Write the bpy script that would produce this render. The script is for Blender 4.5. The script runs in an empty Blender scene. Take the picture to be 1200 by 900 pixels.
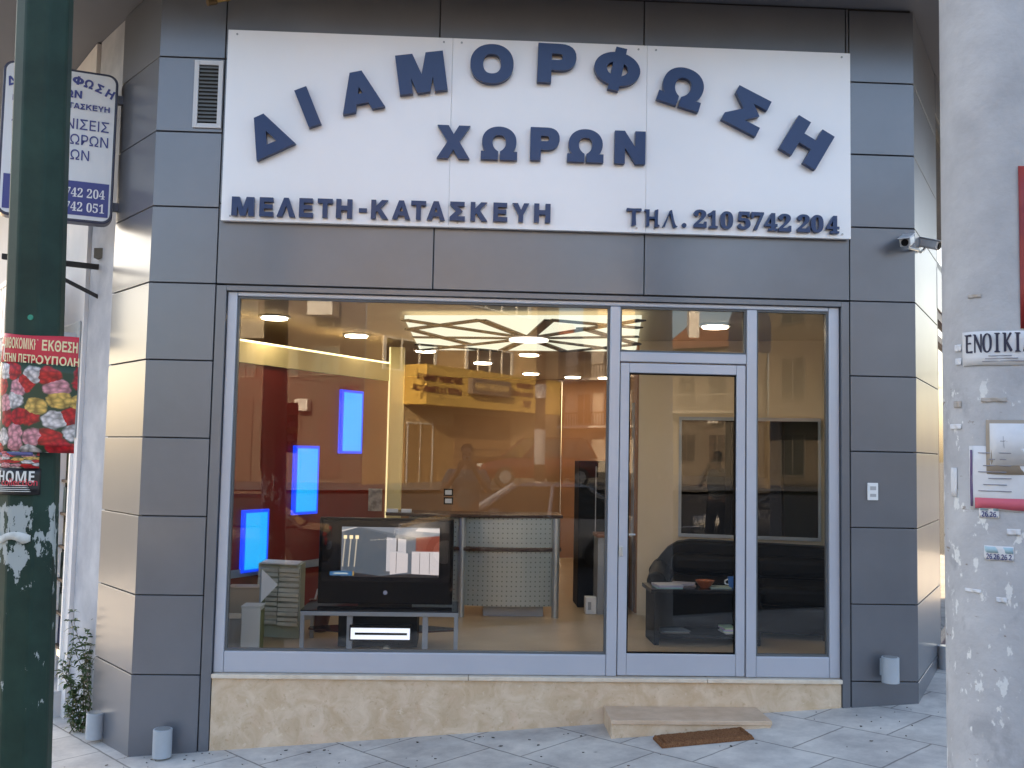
import bpy, bmesh, math, random
from mathutils import Vector, Matrix
random.seed(7)
rad = math.radians
scene = bpy.context.scene
COL = scene.collection

# ------------------------------------------------------------------ camera
F, CD, CH = 1167.0, 6.6, 1.5
YAW, PIT, ROL = rad(2.586), rad(3.985), rad(1.128)
fw = Vector((math.sin(YAW)*math.cos(PIT), math.cos(YAW)*math.cos(PIT), math.sin(PIT)))
rt = Vector((math.cos(YAW), -math.sin(YAW), 0)); up = rt.cross(fw)
rt, up = rt*math.cos(ROL)+up*math.sin(ROL), up*math.cos(ROL)-rt*math.sin(ROL)
CAM = Vector((0, -CD, CH))
cd = bpy.data.cameras.new('camera'); cam = bpy.data.objects.new('camera', cd); COL.objects.link(cam)
cd.sensor_width = 36; cd.lens = 36*F/1200; cd.clip_start = 0.05; cd.clip_end = 3000
M = Matrix((rt, up, -fw)).transposed().to_4x4(); M.translation = CAM
cam.matrix_world = M; scene.camera = cam

# ------------------------------------------------------------------ light
SUN_EL, SUN_AZ = rad(21), rad(-16)            # azimuth from +Y towards +X
w = bpy.data.worlds.new('World'); scene.world = w; w.use_nodes = True
nt = w.node_tree; bg = nt.nodes['Background']
sk = nt.nodes.new('ShaderNodeTexSky'); sk.sky_type = 'NISHITA'; sk.sun_disc = False
sk.sun_elevation = SUN_EL; sk.sun_rotation = SUN_AZ; sk.dust_density = 4.0; sk.air_density = 0.9; sk.ozone_density = 1.0
nt.links.new(sk.outputs[0], bg.inputs[0]); bg.inputs[1].default_value = 0.15
sd = bpy.data.lights.new('sun', 'SUN'); so = bpy.data.objects.new('sun', sd); COL.objects.link(so)
sd.energy = 4.5; sd.angle = rad(0.5); sd.color = (1, .80, .52)
sdir = Vector((math.sin(SUN_AZ)*math.cos(SUN_EL), math.cos(SUN_AZ)*math.cos(SUN_EL), math.sin(SUN_EL)))
so.rotation_euler = sdir.to_track_quat('Z', 'Y').to_euler(); so.location = (0, 0, 30)
vs = scene.view_settings
vs.view_transform = 'Standard'; vs.look = 'None'; vs.exposure = 2.28; vs.gamma = 1; vs.use_curve_mapping = False
vs.use_white_balance = True; vs.white_balance_temperature = 7150; vs.white_balance_tint = 10
scene.render.engine = 'CYCLES'
scene.cycles.use_denoising = True; scene.cycles.max_bounces = 10; scene.cycles.transparent_max_bounces = 16
scene.cycles.caustics_reflective = False; scene.cycles.caustics_refractive = False
scene.cycles.sample_clamp_indirect = 8

# ------------------------------------------------------------------ measuring helpers
def ray(x, y): return fw + rt*((x-600)/F) - up*((y-450)/F)
def at(x, y, Y=0.0):
    d = ray(x, y); return CAM + d*((Y-CAM.y)/d.y)
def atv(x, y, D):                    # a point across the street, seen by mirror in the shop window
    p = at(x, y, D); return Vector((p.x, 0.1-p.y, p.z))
def smooth(t): t = max(0., min(1., t)); return t*t*(3-2*t)
def g(x, y):                         # height of the sloping pavement
    xc = 8*math.tanh(x/8.0)
    k = smooth((-9-y)/19.0)
    return (-0.322+0.0755*xc)*(1-k) + (0.30+0.02*xc)*k

# ------------------------------------------------------------------ materials
def mat(name, col, rough=.6, metal=0., spec=.5, var=0., scale=4., bump=0., bscale=40., col2=None, coat=0., ramp=(.35, .7), stretch=None, detail=6):
    m = bpy.data.materials.new(name); m.use_nodes = True
    N, L = m.node_tree.nodes, m.node_tree.links
    b = N['Principled BSDF']
    b.inputs['Base Color'].default_value = (*col, 1); b.inputs['Roughness'].default_value = rough
    b.inputs['Metallic'].default_value = metal; b.inputs['Specular IOR Level'].default_value = spec
    b.inputs['Coat Weight'].default_value = coat
    if var or col2 or bump:
        tc = N.new('ShaderNodeTexCoord'); mp = N.new('ShaderNodeMapping'); L.new(tc.outputs['Object'], mp.inputs[0])
        if stretch: mp.inputs['Scale'].default_value = stretch
    if var or col2:
        n = N.new('ShaderNodeTexNoise'); n.inputs['Scale'].default_value = scale; n.inputs['Detail'].default_value = detail
        n.inputs['Roughness'].default_value = .6
        L.new(mp.outputs[0], n.inputs['Vector'])
        r = N.new('ShaderNodeValToRGB'); L.new(n.outputs['Fac'], r.inputs[0])
        c2 = col2 or tuple(min(1, c*(1+var)) for c in col); c1 = col if col2 else tuple(c*(1-var) for c in col)
        r.color_ramp.elements[0].position = ramp[0]; r.color_ramp.elements[1].position = ramp[1]
        r.color_ramp.elements[0].color = (*c1, 1); r.color_ramp.elements[1].color = (*c2, 1)
        L.new(r.outputs[0], b.inputs['Base Color'])
        mr = N.new('ShaderNodeMapRange'); mr.inputs[3].default_value = max(0, rough-.06); mr.inputs[4].default_value = min(1, rough+.08)
        L.new(n.outputs['Fac'], mr.inputs[0]); L.new(mr.outputs[0], b.inputs['Roughness'])
    if bump:
        n2 = N.new('ShaderNodeTexNoise'); n2.inputs['Scale'].default_value = bscale; n2.inputs['Detail'].default_value = 5
        L.new(mp.outputs[0], n2.inputs['Vector'])
        bp = N.new('ShaderNodeBump'); bp.inputs['Strength'].default_value = bump; bp.inputs['Distance'].default_value = .01
        L.new(n2.outputs['Fac'], bp.inputs['Height']); L.new(bp.outputs[0], b.inputs['Normal'])
    return m
def emit(name, col, s, base=(.8, .8, .8)):
    m = mat(name, base, .4); b = m.node_tree.nodes['Principled BSDF']
    b.inputs['Emission Color'].default_value = (*col, 1); b.inputs['Emission Strength'].default_value = s
    return m
def glassmat(name, ior=1.55, tint=(.93, .95, .93), boost=1.3):
    m = bpy.data.materials.new(name); m.use_nodes = True
    N, L = m.node_tree.nodes, m.node_tree.links; N.clear()
    o = N.new('ShaderNodeOutputMaterial'); mx = N.new('ShaderNodeMixShader')
    t = N.new('ShaderNodeBsdfTransparent'); t.inputs[0].default_value = (*tint, 1)
    gl = N.new('ShaderNodeBsdfGlossy'); gl.inputs['Roughness'].default_value = 0.0
    fr = N.new('ShaderNodeFresnel'); ge = N.new('ShaderNodeNewGeometry')
    mr = N.new('ShaderNodeMapRange'); mr.inputs[3].default_value = ior; mr.inputs[4].default_value = 1/ior
    L.new(ge.outputs['Backfacing'], mr.inputs[0]); L.new(mr.outputs[0], fr.inputs['IOR'])
    mu = N.new('ShaderNodeMath'); mu.operation = 'MULTIPLY'; mu.use_clamp = True; mu.inputs[1].default_value = boost
    L.new(fr.outputs[0], mu.inputs[0]); L.new(mu.outputs[0], mx.inputs[0])
    tc = N.new('ShaderNodeTexCoord'); nz = N.new('ShaderNodeTexNoise'); nz.inputs['Scale'].default_value = 1.6; nz.inputs['Detail'].default_value = 1
    L.new(tc.outputs['Object'], nz.inputs['Vector']); bp = N.new('ShaderNodeBump'); bp.inputs['Strength'].default_value = .006; bp.inputs['Distance'].default_value = .004
    L.new(nz.outputs['Fac'], bp.inputs['Height']); L.new(bp.outputs[0], gl.inputs['Normal'])
    L.new(t.outputs[0], mx.inputs[1]); L.new(gl.outputs[0], mx.inputs[2]); L.new(mx.outputs[0], o.inputs[0])
    return m

clad = mat('grey_cladding', (.150, .160, .185), .30, .35, .5, var=.09, scale=1.3, bump=.012, bscale=3, coat=.25)
clad.node_tree.nodes['Principled BSDF'].inputs['Coat Roughness'].default_value = .14
cladB = mat('grey_cladding_back', (.03, .03, .034), .6)
alu = mat('aluminium_frame', (.46, .48, .55), .33, .25, .5, var=.03, scale=2)
signw = mat('white_sign_panel', (.82, .80, .82), .38, .15, .5, var=.02, scale=1.2)
navy = mat('navy_letters', (.016, .040, .118), .3, .1, .4, var=.06, scale=6)
screwm = mat('steel_screw', (.35, .35, .36), .35, .8)
marble = mat('beige_marble', (.55, .395, .255), .45, 0, .4, col2=(.70, .55, .41), scale=7, ramp=(.36, .66), bump=.06, bscale=70, detail=12)
for n_ in marble.node_tree.nodes:
    if n_.type == 'TEX_NOISE' and abs(n_.inputs['Scale'].default_value-7) < .1: n_.inputs['Distortion'].default_value = .9
def speckle(m, scale, lo, hi, col, amt=.4):
    N, L = m.node_tree.nodes, m.node_tree.links; b = N['Principled BSDF']; src = b.inputs['Base Color'].links[0].from_socket
    tc = N.new('ShaderNodeTexCoord'); n = N.new('ShaderNodeTexNoise'); n.inputs['Scale'].default_value = scale; n.inputs['Detail'].default_value = 10; n.inputs['Roughness'].default_value = .7
    L.new(tc.outputs['Object'], n.inputs['Vector']); r = N.new('ShaderNodeMapRange'); r.inputs[1].default_value = lo; r.inputs[2].default_value = hi; r.inputs[4].default_value = amt; L.new(n.outputs['Fac'], r.inputs[0])
    mx = N.new('ShaderNodeMix'); mx.data_type = 'RGBA'; L.new(r.outputs[0], mx.inputs[0]); L.new(src, mx.inputs[6]); mx.inputs[7].default_value = (*col, 1); L.new(mx.outputs[2], b.inputs['Base Color'])
speckle(marble, 34, .57, .66, (.40, .25, .14), .55); speckle(marble, 5, .54, .72, (.66, .46, .34), .5); speckle(marble, 17, .60, .66, (.82, .70, .55), .5)
marbleT = mat('pale_marble_edge', (.62, .51, .40), .4, 0, .4, col2=(.74, .64, .53), scale=14)
concrete = mat('pale_concrete', (.40, .40, .42), .85, 0, .3, col2=(.62, .61, .61), scale=3.2, ramp=(.3, .7), bump=.25, bscale=25, detail=9)
rendergrey = mat('grey_render', (.33, .35, .40), .85, 0, .3, col2=(.46, .48, .52), scale=4, bump=.15, bscale=60)
white = mat('white_paint', (.78, .78, .78), .5, var=.04, scale=3)
offwhite = mat('offwhite_wall', (.66, .65, .66), .8, var=.06, scale=2)
black = mat('black_plastic', (.005, .005, .006), .3, 0, .10)
blackm = mat('black_matt', (.006, .006, .007), .6, 0, .1)
leather = mat('black_leather', (.005, .005, .0055), .45, 0, .13, bump=.12, bscale=90)
grey = mat('grey_metal', (.33, .36, .40), .4, .3)
lampgrey = mat('lamp_grey_paint', (.38, .42, .47), .5, .1, var=.05, scale=8)
steel = mat('brushed_steel', (.52, .54, .55), .35, .75, var=.05, scale=6)
dark = mat('dark_void', (.02, .019, .018), .8)
brass = mat('brass', (.5, .3, .1), .35, .8)
red = mat('dark_red_wall', (.20, .014, .009), .42, 0, .4, var=.10, scale=2.2)
cream = mat('cream_interior_wall', (.37, .225, .125), .8, var=.04, scale=2)
creamR = mat('pale_cream_wall', (.66, .52, .36), .8, var=.04, scale=2)
brown = mat('brown_wall', (.33, .15, .06), .7, var=.1, scale=2)
ceilm = mat('interior_ceiling', (.50, .40, .28), .85)
woodtop = mat('dark_wood_top', (.055, .028, .022), .25, 0, .5, var=.2, scale=4, stretch=(1, 12, 1))
floorm = mat('tan_tile_floor', (.40, .28, .16), .32, 0, .5, col2=(.50, .37, .23), scale=3, ramp=(.35, .7))
glass = glassmat('shop_glass', 1.55, (.97, .96, .955), .92)
winglass = mat('window_glass', (.03, .035, .04), .06, 0, .8)
paper = mat('paper', (.78, .77, .76), .8, var=.05, scale=20)

def perf_mat():
    m = mat('perforated_steel', (.42, .46, .44), .42, .45)
    N, L = m.node_tree.nodes, m.node_tree.links; b = N['Principled BSDF']
    tc = N.new('ShaderNodeTexCoord'); sp = N.new('ShaderNodeSeparateXYZ'); L.new(tc.outputs['Object'], sp.inputs[0])
    def md(op, a, bb=None):
        n = N.new('ShaderNodeMath'); n.operation = op
        if isinstance(a, (int, float)): n.inputs[0].default_value = a
        else: L.new(a, n.inputs[0])
        if bb is not None:
            if isinstance(bb, (int, float)): n.inputs[1].default_value = bb
            else: L.new(bb, n.inputs[1])
        return n.outputs[0]
    k = 1/.042
    fx = md('SUBTRACT', md('FRACT', md('MULTIPLY', sp.outputs[0], k)), .5); fz = md('SUBTRACT', md('FRACT', md('MULTIPLY', sp.outputs[2], k)), .5)
    d = md('SQRT', md('ADD', md('MULTIPLY', fx, fx), md('MULTIPLY', fz, fz)))
    h = md('LESS_THAN', d, .15)
    mx = N.new('ShaderNodeMix'); mx.data_type = 'RGBA'; mx.inputs[6].default_value = (.42, .46, .44, 1); mx.inputs[7].default_value = (.17, .185, .17, 1)
    L.new(h, mx.inputs[0]); L.new(mx.outputs[2], b.inputs['Base Color'])
    return m
perf = perf_mat()

def brick_mat(name, c1, c2, mortar, rot, bw, rh, msize, rough=.75, spec=.3, loc=(0, 0, 0), stain=.25, offset=.5):
    m = bpy.data.materials.new(name); m.use_nodes = True
    N, L = m.node_tree.nodes, m.node_tree.links; b = N['Principled BSDF']; b.inputs['Roughness'].default_value = rough
    b.inputs['Specular IOR Level'].default_value = spec
    tc = N.new('ShaderNodeTexCoord'); mp = N.new('ShaderNodeMapping'); mp.inputs['Rotation'].default_value = (0, 0, rot); mp.inputs['Location'].default_value = loc
    L.new(tc.outputs['Object'], mp.inputs[0])
    br = N.new('ShaderNodeTexBrick'); br.inputs['Scale'].default_value = 1; br.inputs['Brick Width'].default_value = bw; br.inputs['Row Height'].default_value = rh
    br.inputs['Mortar Size'].default_value = msize; br.inputs['Color1'].default_value = (*c1, 1); br.inputs['Color2'].default_value = (*c2, 1); br.inputs['Mortar'].default_value = (*mortar, 1)
    br.inputs['Mortar Smooth'].default_value = .3; br.offset = offset
    wob = N.new('ShaderNodeTexNoise'); wob.inputs['Scale'].default_value = 9; L.new(mp.outputs[0], wob.inputs['Vector'])
    vm = N.new('ShaderNodeVectorMath'); vm.operation = 'MULTIPLY_ADD'; L.new(wob.outputs['Color'], vm.inputs[0]); vm.inputs[1].default_value = (.012, .012, 0); L.new(mp.outputs[0], vm.inputs[2])
    L.new(vm.outputs[0], br.inputs['Vector'])
    n = N.new('ShaderNodeTexNoise'); n.inputs['Scale'].default_value = 2.3; n.inputs['Detail'].default_value = 9; n.inputs['Roughness'].default_value = .7
    L.new(mp.outputs[0], n.inputs['Vector'])
    r = N.new('ShaderNodeValToRGB'); r.color_ramp.elements[0].position = .3; r.color_ramp.elements[1].position = .68
    r.color_ramp.elements[0].color = (1-stain*1.6, 1-stain*1.6, 1-stain*1.5, 1); r.color_ramp.elements[1].color = (1.05, 1.05, 1.05, 1)
    L.new(n.outputs['Fac'], r.inputs[0])
    mx = N.new('ShaderNodeMix'); mx.data_type = 'RGBA'; mx.blend_type = 'MULTIPLY'; mx.inputs[0].default_value = 1
    L.new(br.outputs['Color'], mx.inputs[6]); L.new(r.outputs[0], mx.inputs[7])
    # small dark spots
    v = N.new('ShaderNodeTexVoronoi'); v.inputs['Scale'].default_value = 3.1; L.new(mp.outputs[0], v.inputs['Vector'])
    lt = N.new('ShaderNodeMapRange'); lt.inputs[1].default_value = .02; lt.inputs[2].default_value = .05; lt.inputs[3].default_value = .55; lt.inputs[4].default_value = 1
    L.new(v.outputs['Distance'], lt.inputs[0])
    mx2 = N.new('ShaderNodeMix'); mx2.data_type = 'RGBA'; mx2.blend_type = 'MULTIPLY'; mx2.inputs[0].default_value = 1
    L.new(mx.outputs[2], mx2.inputs[6]); L.new(lt.outputs[0], mx2.inputs[7]); L.new(mx2.outputs[2], b.inputs['Base Color'])
    bp = N.new('ShaderNodeBump'); bp.inputs['Strength'].default_value = .5; bp.inputs['Distance'].default_value = .006; bp.invert = True
    L.new(br.outputs['Fac'], bp.inputs['Height']); L.new(bp.outputs[0], b.inputs['Normal'])
    return m
paving = brick_mat('pavement_slabs', (.645, .61, .565), (.72, .685, .64), (.33, .31, .29), rad(52), .56, .56, .007, loc=(.17, .05, 0), stain=.30)
asphalt = mat('asphalt', (.045, .045, .047), .9, 0, .3, var=.3, scale=30, bump=.3, bscale=150)
kerbm = mat('kerb_stone', (.33, .33, .32), .85, var=.1, scale=6)

# ------------------------------------------------------------------ mesh helpers
class MB:
    def __init__(s): s.bm = bmesh.new()
    def poly(s, pts, close=True):
        vs = [s.bm.verts.new(p) for p in pts]
        return s.bm.faces.new(vs)
    def hexa(s, b, t):
        vb = [s.bm.verts.new(p) for p in b]; vt = [s.bm.verts.new(p) for p in t]; n = len(b)
        s.bm.faces.new(vb[::-1]); s.bm.faces.new(vt)
        for i in range(n): s.bm.faces.new((vb[i], vb[(i+1) % n], vt[(i+1) % n], vt[i]))
        return s
    def box(s, x0, x1, y0, y1, z0, z1):
        return s.hexa([(x0, y0, z0), (x1, y0, z0), (x1, y1, z0), (x0, y1, z0)], [(x0, y0, z1), (x1, y0, z1), (x1, y1, z1), (x0, y1, z1)])
    def prism(s, pts, z0, z1): return s.hexa([(p[0], p[1], z0) for p in pts], [(p[0], p[1], z1) for p in pts])
    def slab(s, p0, p1, z0, z1, t0, t1, a=0., b=1.):   # wall along plan line p0->p1 (part a..b), thickness t0..t1 to its right-hand side
        p0 = Vector(p0[:2]); p1 = Vector(p1[:2]); d = p1-p0; n = Vector((d.y, -d.x)).normalized(); A = p0+d*a; B = p0+d*b
        q = [A+n*t0, B+n*t0, B+n*t1, A+n*t1]
        return s.prism([(v.x, v.y) for v in q], z0, z1)
    def extr(s, pts, off):                # polygon in space extruded by vector
        off = Vector(off); return s.hexa([Vector(p) for p in pts], [Vector(p)+off for p in pts])
    def cyl(s, p0, p1, r0, r1=None, n=16, caps=True):
        p0, p1 = Vector(p0), Vector(p1); r1 = r0 if r1 is None else r1
        d = (p1-p0).normalized(); a = d.orthogonal().normalized(); b = d.cross(a)
        A = [s.bm.verts.new(p0+(a*math.cos(2*math.pi*i/n)+b*math.sin(2*math.pi*i/n))*r0) for i in range(n)]
        B = [s.bm.verts.new(p1+(a*math.cos(2*math.pi*i/n)+b*math.sin(2*math.pi*i/n))*r1) for i in range(n)]
        for i in range(n): s.bm.faces.new((A[i], A[(i+1) % n], B[(i+1) % n], B[i]))
        if caps: s.bm.faces.new(A[::-1]); s.bm.faces.new(B)
        return s
    def tube(s, pts, r, n=8):
        for a, b in zip(pts, pts[1:]): s.cyl(a, b, r, r, n)
        return s
    def rings(s, loops, caps=True):       # loft between loops of equal length
        V = [[s.bm.verts.new(p) for p in lp] for lp in loops]; n = len(V[0])
        for A, B in zip(V, V[1:]):
            for i in range(n): s.bm.faces.new((A[i], A[(i+1) % n], B[(i+1) % n], B[i]))
        if caps: s.bm.faces.new(V[0][::-1]); s.bm.faces.new(V[-1])
        return s
    def build(s, name, m, parent=None, loc=None, bev=0., smooth=False, seg=2, local=False):
        if not local:
            o = Vector(loc) if loc is not None else Vector((0, 0, 0))
            q = parent; 
            while q is not None: o = o+q.location; q = q.parent
            for v in s.bm.verts: v.co -= o
        bmesh.ops.recalc_face_normals(s.bm, faces=s.bm.faces)
        me = bpy.data.meshes.new(name); s.bm.to_mesh(me); s.bm.free()
        ob = bpy.data.objects.new(name, me); COL.objects.link(ob)
        if m is not None: me.materials.append(m)
        if parent: ob.parent = parent
        if loc is not None: ob.location = loc
        if bev:
            b = ob.modifiers.new('bevel', 'BEVEL'); b.width = bev; b.segments = seg; b.limit_method = 'ANGLE'; b.angle_limit = rad(35)
        if smooth:
            me.shade_smooth(); me.set_sharp_from_angle(angle=rad(38))
        return ob
def tag(o, label=None, cat=None, group=None, kind=None):
    if label: o['label'] = label
    if cat: o['category'] = cat
    if group: o['group'] = group
    if kind: o['kind'] = kind
    return o
def thing(name, loc, label, cat, group=None):
    o = bpy.data.objects.new(name, None); COL.objects.link(o); o.location = loc; o.empty_display_size = .1
    return tag(o, label, cat, group)
def copy_tree(o, parent=None):
    c = o.copy(); COL.objects.link(c); c.parent = parent
    for ch in [x for x in bpy.data.objects if x.parent == o]: copy_tree(ch, c)
    return c

GR = 'ΑΒΓΔΕΖΗΘΙΚΛΜΝΞΟΠΡϴΣΤΥΦΧΨΩ'
def bold(s, sans=True):
    r = ''
    for c in s:
        if c in GR: r += chr((0x1D756 if sans else 0x1D6A8)+GR.index(c))
        elif c.isdigit(): r += chr((0x1D7EC if sans else 0x1D7CE)+int(c))
        elif 'A' <= c <= 'Z': r += chr((0x1D5D4 if sans else 0x1D400)+ord(c)-65)
        elif 'a' <= c <= 'z': r += chr((0x1D5EE if sans else 0x1D41A)+ord(c)-97)
        else: r += c
    return r
def text_bm(body, height, depth, off=0., width=None, space=1., sans=True, b=True):
    """bmesh of flat lettering in XY, centred, caps `height` tall, thickness 0..depth along +Z"""
    def one(t, o):
        c = bpy.data.curves.new('lettering', 'FONT'); c.body = t; c.offset = o; c.extrude = .05; c.space_character = space; c.resolution_u = 6
        ob = bpy.data.objects.new('lettering', c); COL.objects.link(ob)
        dg = bpy.context.evaluated_depsgraph_get()
        me = bpy.data.meshes.new_from_object(ob.evaluated_get(dg)); bpy.data.objects.remove(ob); bpy.data.curves.remove(c)
        x = bmesh.new(); x.from_mesh(me); bpy.data.meshes.remove(me); return x
    if body == 'Φ':
        m = MB(); n = 40
        for k in range(n):
            a, bb = 2*math.pi*k/n, 2*math.pi*(k+1)/n
            q = [(.44*math.cos(a), .35+.285*math.sin(a), -.05), (.44*math.cos(bb), .35+.285*math.sin(bb), -.05), (.20*math.cos(bb), .35+.125*math.sin(bb), -.05), (.20*math.cos(a), .35+.125*math.sin(a), -.05)]
            m.extr(q, (0, 0, .1))
        m.box(-.105, .105, -.012, .72, -.0495, .0505); bm = m.bm
    else:
        bm = one(bold(body, sans) if b else body, off)
    xs = [v.co.x for v in bm.verts]; ys = [v.co.y for v in bm.verts]
    cx = (min(xs)+max(xs))/2; 
    y0, y1 = min(ys), max(ys); cy = (y0+y1)/2
    sy = height/max(1e-4, (y1-y0)) if body not in '-.' else height
    sx = width/(max(xs)-min(xs)) if width else sy
    for v in bm.verts: v.co = Vector(((v.co.x-cx)*sx, (v.co.y-cy)*sy, (v.co.z+.05)*10*depth))
    return bm
def lettering(name, bm, m, parent, c, u, v, rot=0.):
    """set lettering at world point c, reading along u, upright along v"""
    u, v = Vector(u).normalized(), Vector(v).normalized()
    if rot: u, v = u*math.cos(rot)+v*math.sin(rot), v*math.cos(rot)-u*math.sin(rot)
    n = u.cross(v); c = Vector(c)
    for q in bm.verts: q.co = c+u*q.co.x+v*q.co.y+n*q.co.z
    k = MB(); k.bm.free(); k.bm = bm
    return k.build(name, m, parent)
X, Z = (1, 0, 0), (0, 0, 1)

# ================================================================== SETTING: ground
def grid(xs, ys, dz, name, m):
    bm = bmesh.new(); V = [[bm.verts.new((x, y, g(x, y)+dz)) for x in xs] for y in ys]
    for j in range(len(ys)-1):
        for i in range(len(xs)-1): bm.faces.new((V[j][i], V[j][i+1], V[j+1][i+1], V[j+1][i]))
    k = MB(); k.bm.free(); k.bm = bm; o = k.build(name, m, smooth=True); o['kind'] = 'structure'; return o
def span(a, b, n): return [a+(b-a)*i/n for i in range(n+1)]
far = [-1500, -600, -250, -120, -60]
grid(far+span(-40, 40, 80)+[-x for x in far[::-1]], far+span(-40, 20, 80)+[60, 200, 600, 1500], -.13, 'road', asphalt)
grid(span(-14, 16, 60), span(-3.6, 7, 30), 0, 'pavement', paving)
k = MB()
for i in range(30):
    x0, x1 = -14+i, -13.006+i
    k.hexa([(x0, -3.75, g(x0, -3.7)-.16), (x1, -3.75, g(x1, -3.7)-.16), (x1, -3.6, g(x1, -3.7)-.16), (x0, -3.6, g(x0, -3.7)-.16)],
           [(x0, -3.75, g(x0, -3.7)), (x1, -3.75, g(x1, -3.7)), (x1, -3.6, g(x1, -3.7)), (x0, -3.6, g(x0, -3.7))])
k.build('kerb', kerbm, bev=.01)['kind'] = 'structure'
grid(span(-40, 40, 40), span(-60, -26, 17), 0.002, 'far_pavement', mat('far_paving', (.16, .155, .15), .85, var=.15, scale=1.5))
k = MB()
for i in range(7):
    x0 = -17+i*5; k.hexa([(x0, -15.1, g(x0, -15)-.125), (x0+2.2, -15.1, g(x0+2.2, -15)-.125), (x0+2.2, -14.95, g(x0+2.2, -15)-.125), (x0, -14.95, g(x0, -15)-.125)],
                         [(x0, -15.1, g(x0, -15)-.121), (x0+2.2, -15.1, g(x0+2.2, -15)-.121), (x0+2.2, -14.95, g(x0+2.2, -15)-.121), (x0, -14.95, g(x0, -15)-.121)])
k.build('road_marking', white)['kind'] = 'structure'

# ================================================================== SHOP BUILDING
L0, L1, L2 = Vector((-2.106, 0)), Vector((-2.55, .58)), Vector((-2.93, 1.085))
R0, R1 = Vector((3.04, 0)), Vector((3.72, 1.09)); R2 = R1+(R1-R0).normalized()*3.4
JZ = [4.615, 4.104, 3.596, 3.089, 2.579, 2.068, 1.559, 1.05, .543, .038]
G2 = .004                                             # half joint gap
shop = thing('shop_building', (0, .3, -.5), 'corner shop building clad in dark grey metal panels with a wide glazed front', 'building')
def panels(name, p0, p1, zb0, zb1, a=0., b=1., zs=JZ, cut=True):
    """a column of cladding panels with open joints between; bottom edge follows the pavement"""
    k = MB(); P0, P1 = Vector(p0), Vector(p1)
    A, B = P0+(P1-P0)*a, P0+(P1-P0)*b
    tops = list(zs)
    for i, z in enumerate(tops):
        zt = z-G2; zl = (tops[i+1]+G2) if i+1 < len(tops) else None
        d = (B-A); n = Vector((d.y, -d.x)).normalized()
        if zl is None: b0, b1 = zb0, zb1
        else: b0, b1 = max(zl, zb0), max(zl, zb1)
        if zt <= max(b0, b1)+.01: continue
        q = [(A, b0), (B, b1), (B, zt), (A, zt)]; jt = [random.uniform(-.0035, .0005) for _ in q]; pl = .5*(jt[0]+jt[2]-jt[1]-jt[3])/2
        jt = [jt[0]-pl, jt[1]+pl, jt[2]-pl, jt[3]+pl]
        k.extr([(p.x+n.x*j_, p.y+n.y*j_, z_) for (p, z_), j_ in zip(q, jt)], (-n.x*.02, -n.y*.02, 0))
    return k.build(name, clad, shop, bev=.0025)
mLx, mRx = -1.671, 2.585
def gb(p): return g(p.x, p.y)-.03
panels('pillar_cladding', L0, (mLx-G2, 0), gb(L0), g(mLx, 0)-.03)
panels('pillar_cladding', (mRx+G2, 0), R0, g(mRx, 0)-.03, gb(R0))
panels('pillar_cladding', L1, L0, gb(L1), gb(L0))
panels('pillar_cladding', R0, R1, gb(R0), gb(R1))
# dark backing behind the joints
k = MB(); k.box(L0.x+.02, mLx+.05, .021, .12, -.6, 4.7); k.build('cladding_backing', cladB, shop)
k = MB(); k.box(mRx-.05, R0.x-.02, .021, .12, -.4, 4.7); k.build('cladding_backing', cladB, shop)
k = MB(); k.slab(L1, L0, -.65, 4.7, -.021, -.1, .0, 1.); k.build('cladding_backing', cladB, shop)
k = MB(); k.slab(R0, R1, -.4, 4.7, -.021, -.1, .0, 1.); k.build('cladding_backing', cladB, shop)
# trim columns beside the shopfront
k = MB(); k.hexa([(mLx+G2, .004, g(-1.6, 0)-.03), (-1.603, .004, g(-1.6, 0)-.03), (-1.603, .1, g(-1.6, 0)-.03), (mLx+G2, .1, g(-1.6, 0)-.03)],
                 [(mLx+G2, .004, 2.572), (-1.603, .004, 2.572), (-1.603, .1, 2.572), (mLx+G2, .1, 2.572)]); k.build('trim_column', clad, shop, bev=.002)
k = MB(); k.box(2.528, mRx-G2, .004, .1, g(2.55, 0)-.03, 2.572); k.build('trim_column', clad, shop, bev=.002)
k = MB(); k.box(-1.602, 2.527, .004, .1, 2.538, 2.572); k.build('trim_column', clad, shop, bev=.002)
# fascia panels between the pillars
k = MB(); xs = [mLx, at(508, 300).x, at(755, 300).x, mRx]
xt = [mLx, at(516, 20).x, at(755, 25).x, at(991, 35).x]
for a, b in zip(xs, xs[1:]): k.box(a+G2, b-G2, 0, .02, 2.579+G2, 3.089-G2+.03)
for a, b in zip(xt, xt[1:]):
    k.box(a+G2, b-G2, 0, .02, 4.104+G2, 4.62-G2); k.box(a+G2, b-G2, 0, .02, 3.125, 4.104-G2)
k.box(xt[-1]+G2, mRx-G2, 0, .02, 3.125, 4.62)
k.build('fascia_panel', clad, shop, bev=.0025)
k = MB(); k.box(mLx, mRx, .021, .12, 2.574, 4.7); k.build('cladding_backing', cladB, shop)
# overhanging upper storeys
LD = (L1-L0).normalized(); RD = (R1-R0).normalized()
up_out = [(-3.05, -.95), (3.9, -.95), (3.9+RD.x*8, -.95+RD.y*8+.6), (5.5, 12), (-9, 12), (-3.05+LD.x*5.5, -.95+LD.y*5.5)]
sofm = mat('grey_soffit', (.11, .118, .14), .8, var=.06, scale=1.5)
k = MB(); k.prism(up_out, 4.63, 4.80); k.build('soffit', sofm, shop)
k = MB(); k.prism([(p[0]*.985, p[1]*.985+.02) for p in up_out], 4.8, 13.0); k.build('upper_storey', mat('upper_render', (.5, .47, .42), .85, var=.06, scale=1), shop)
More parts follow.
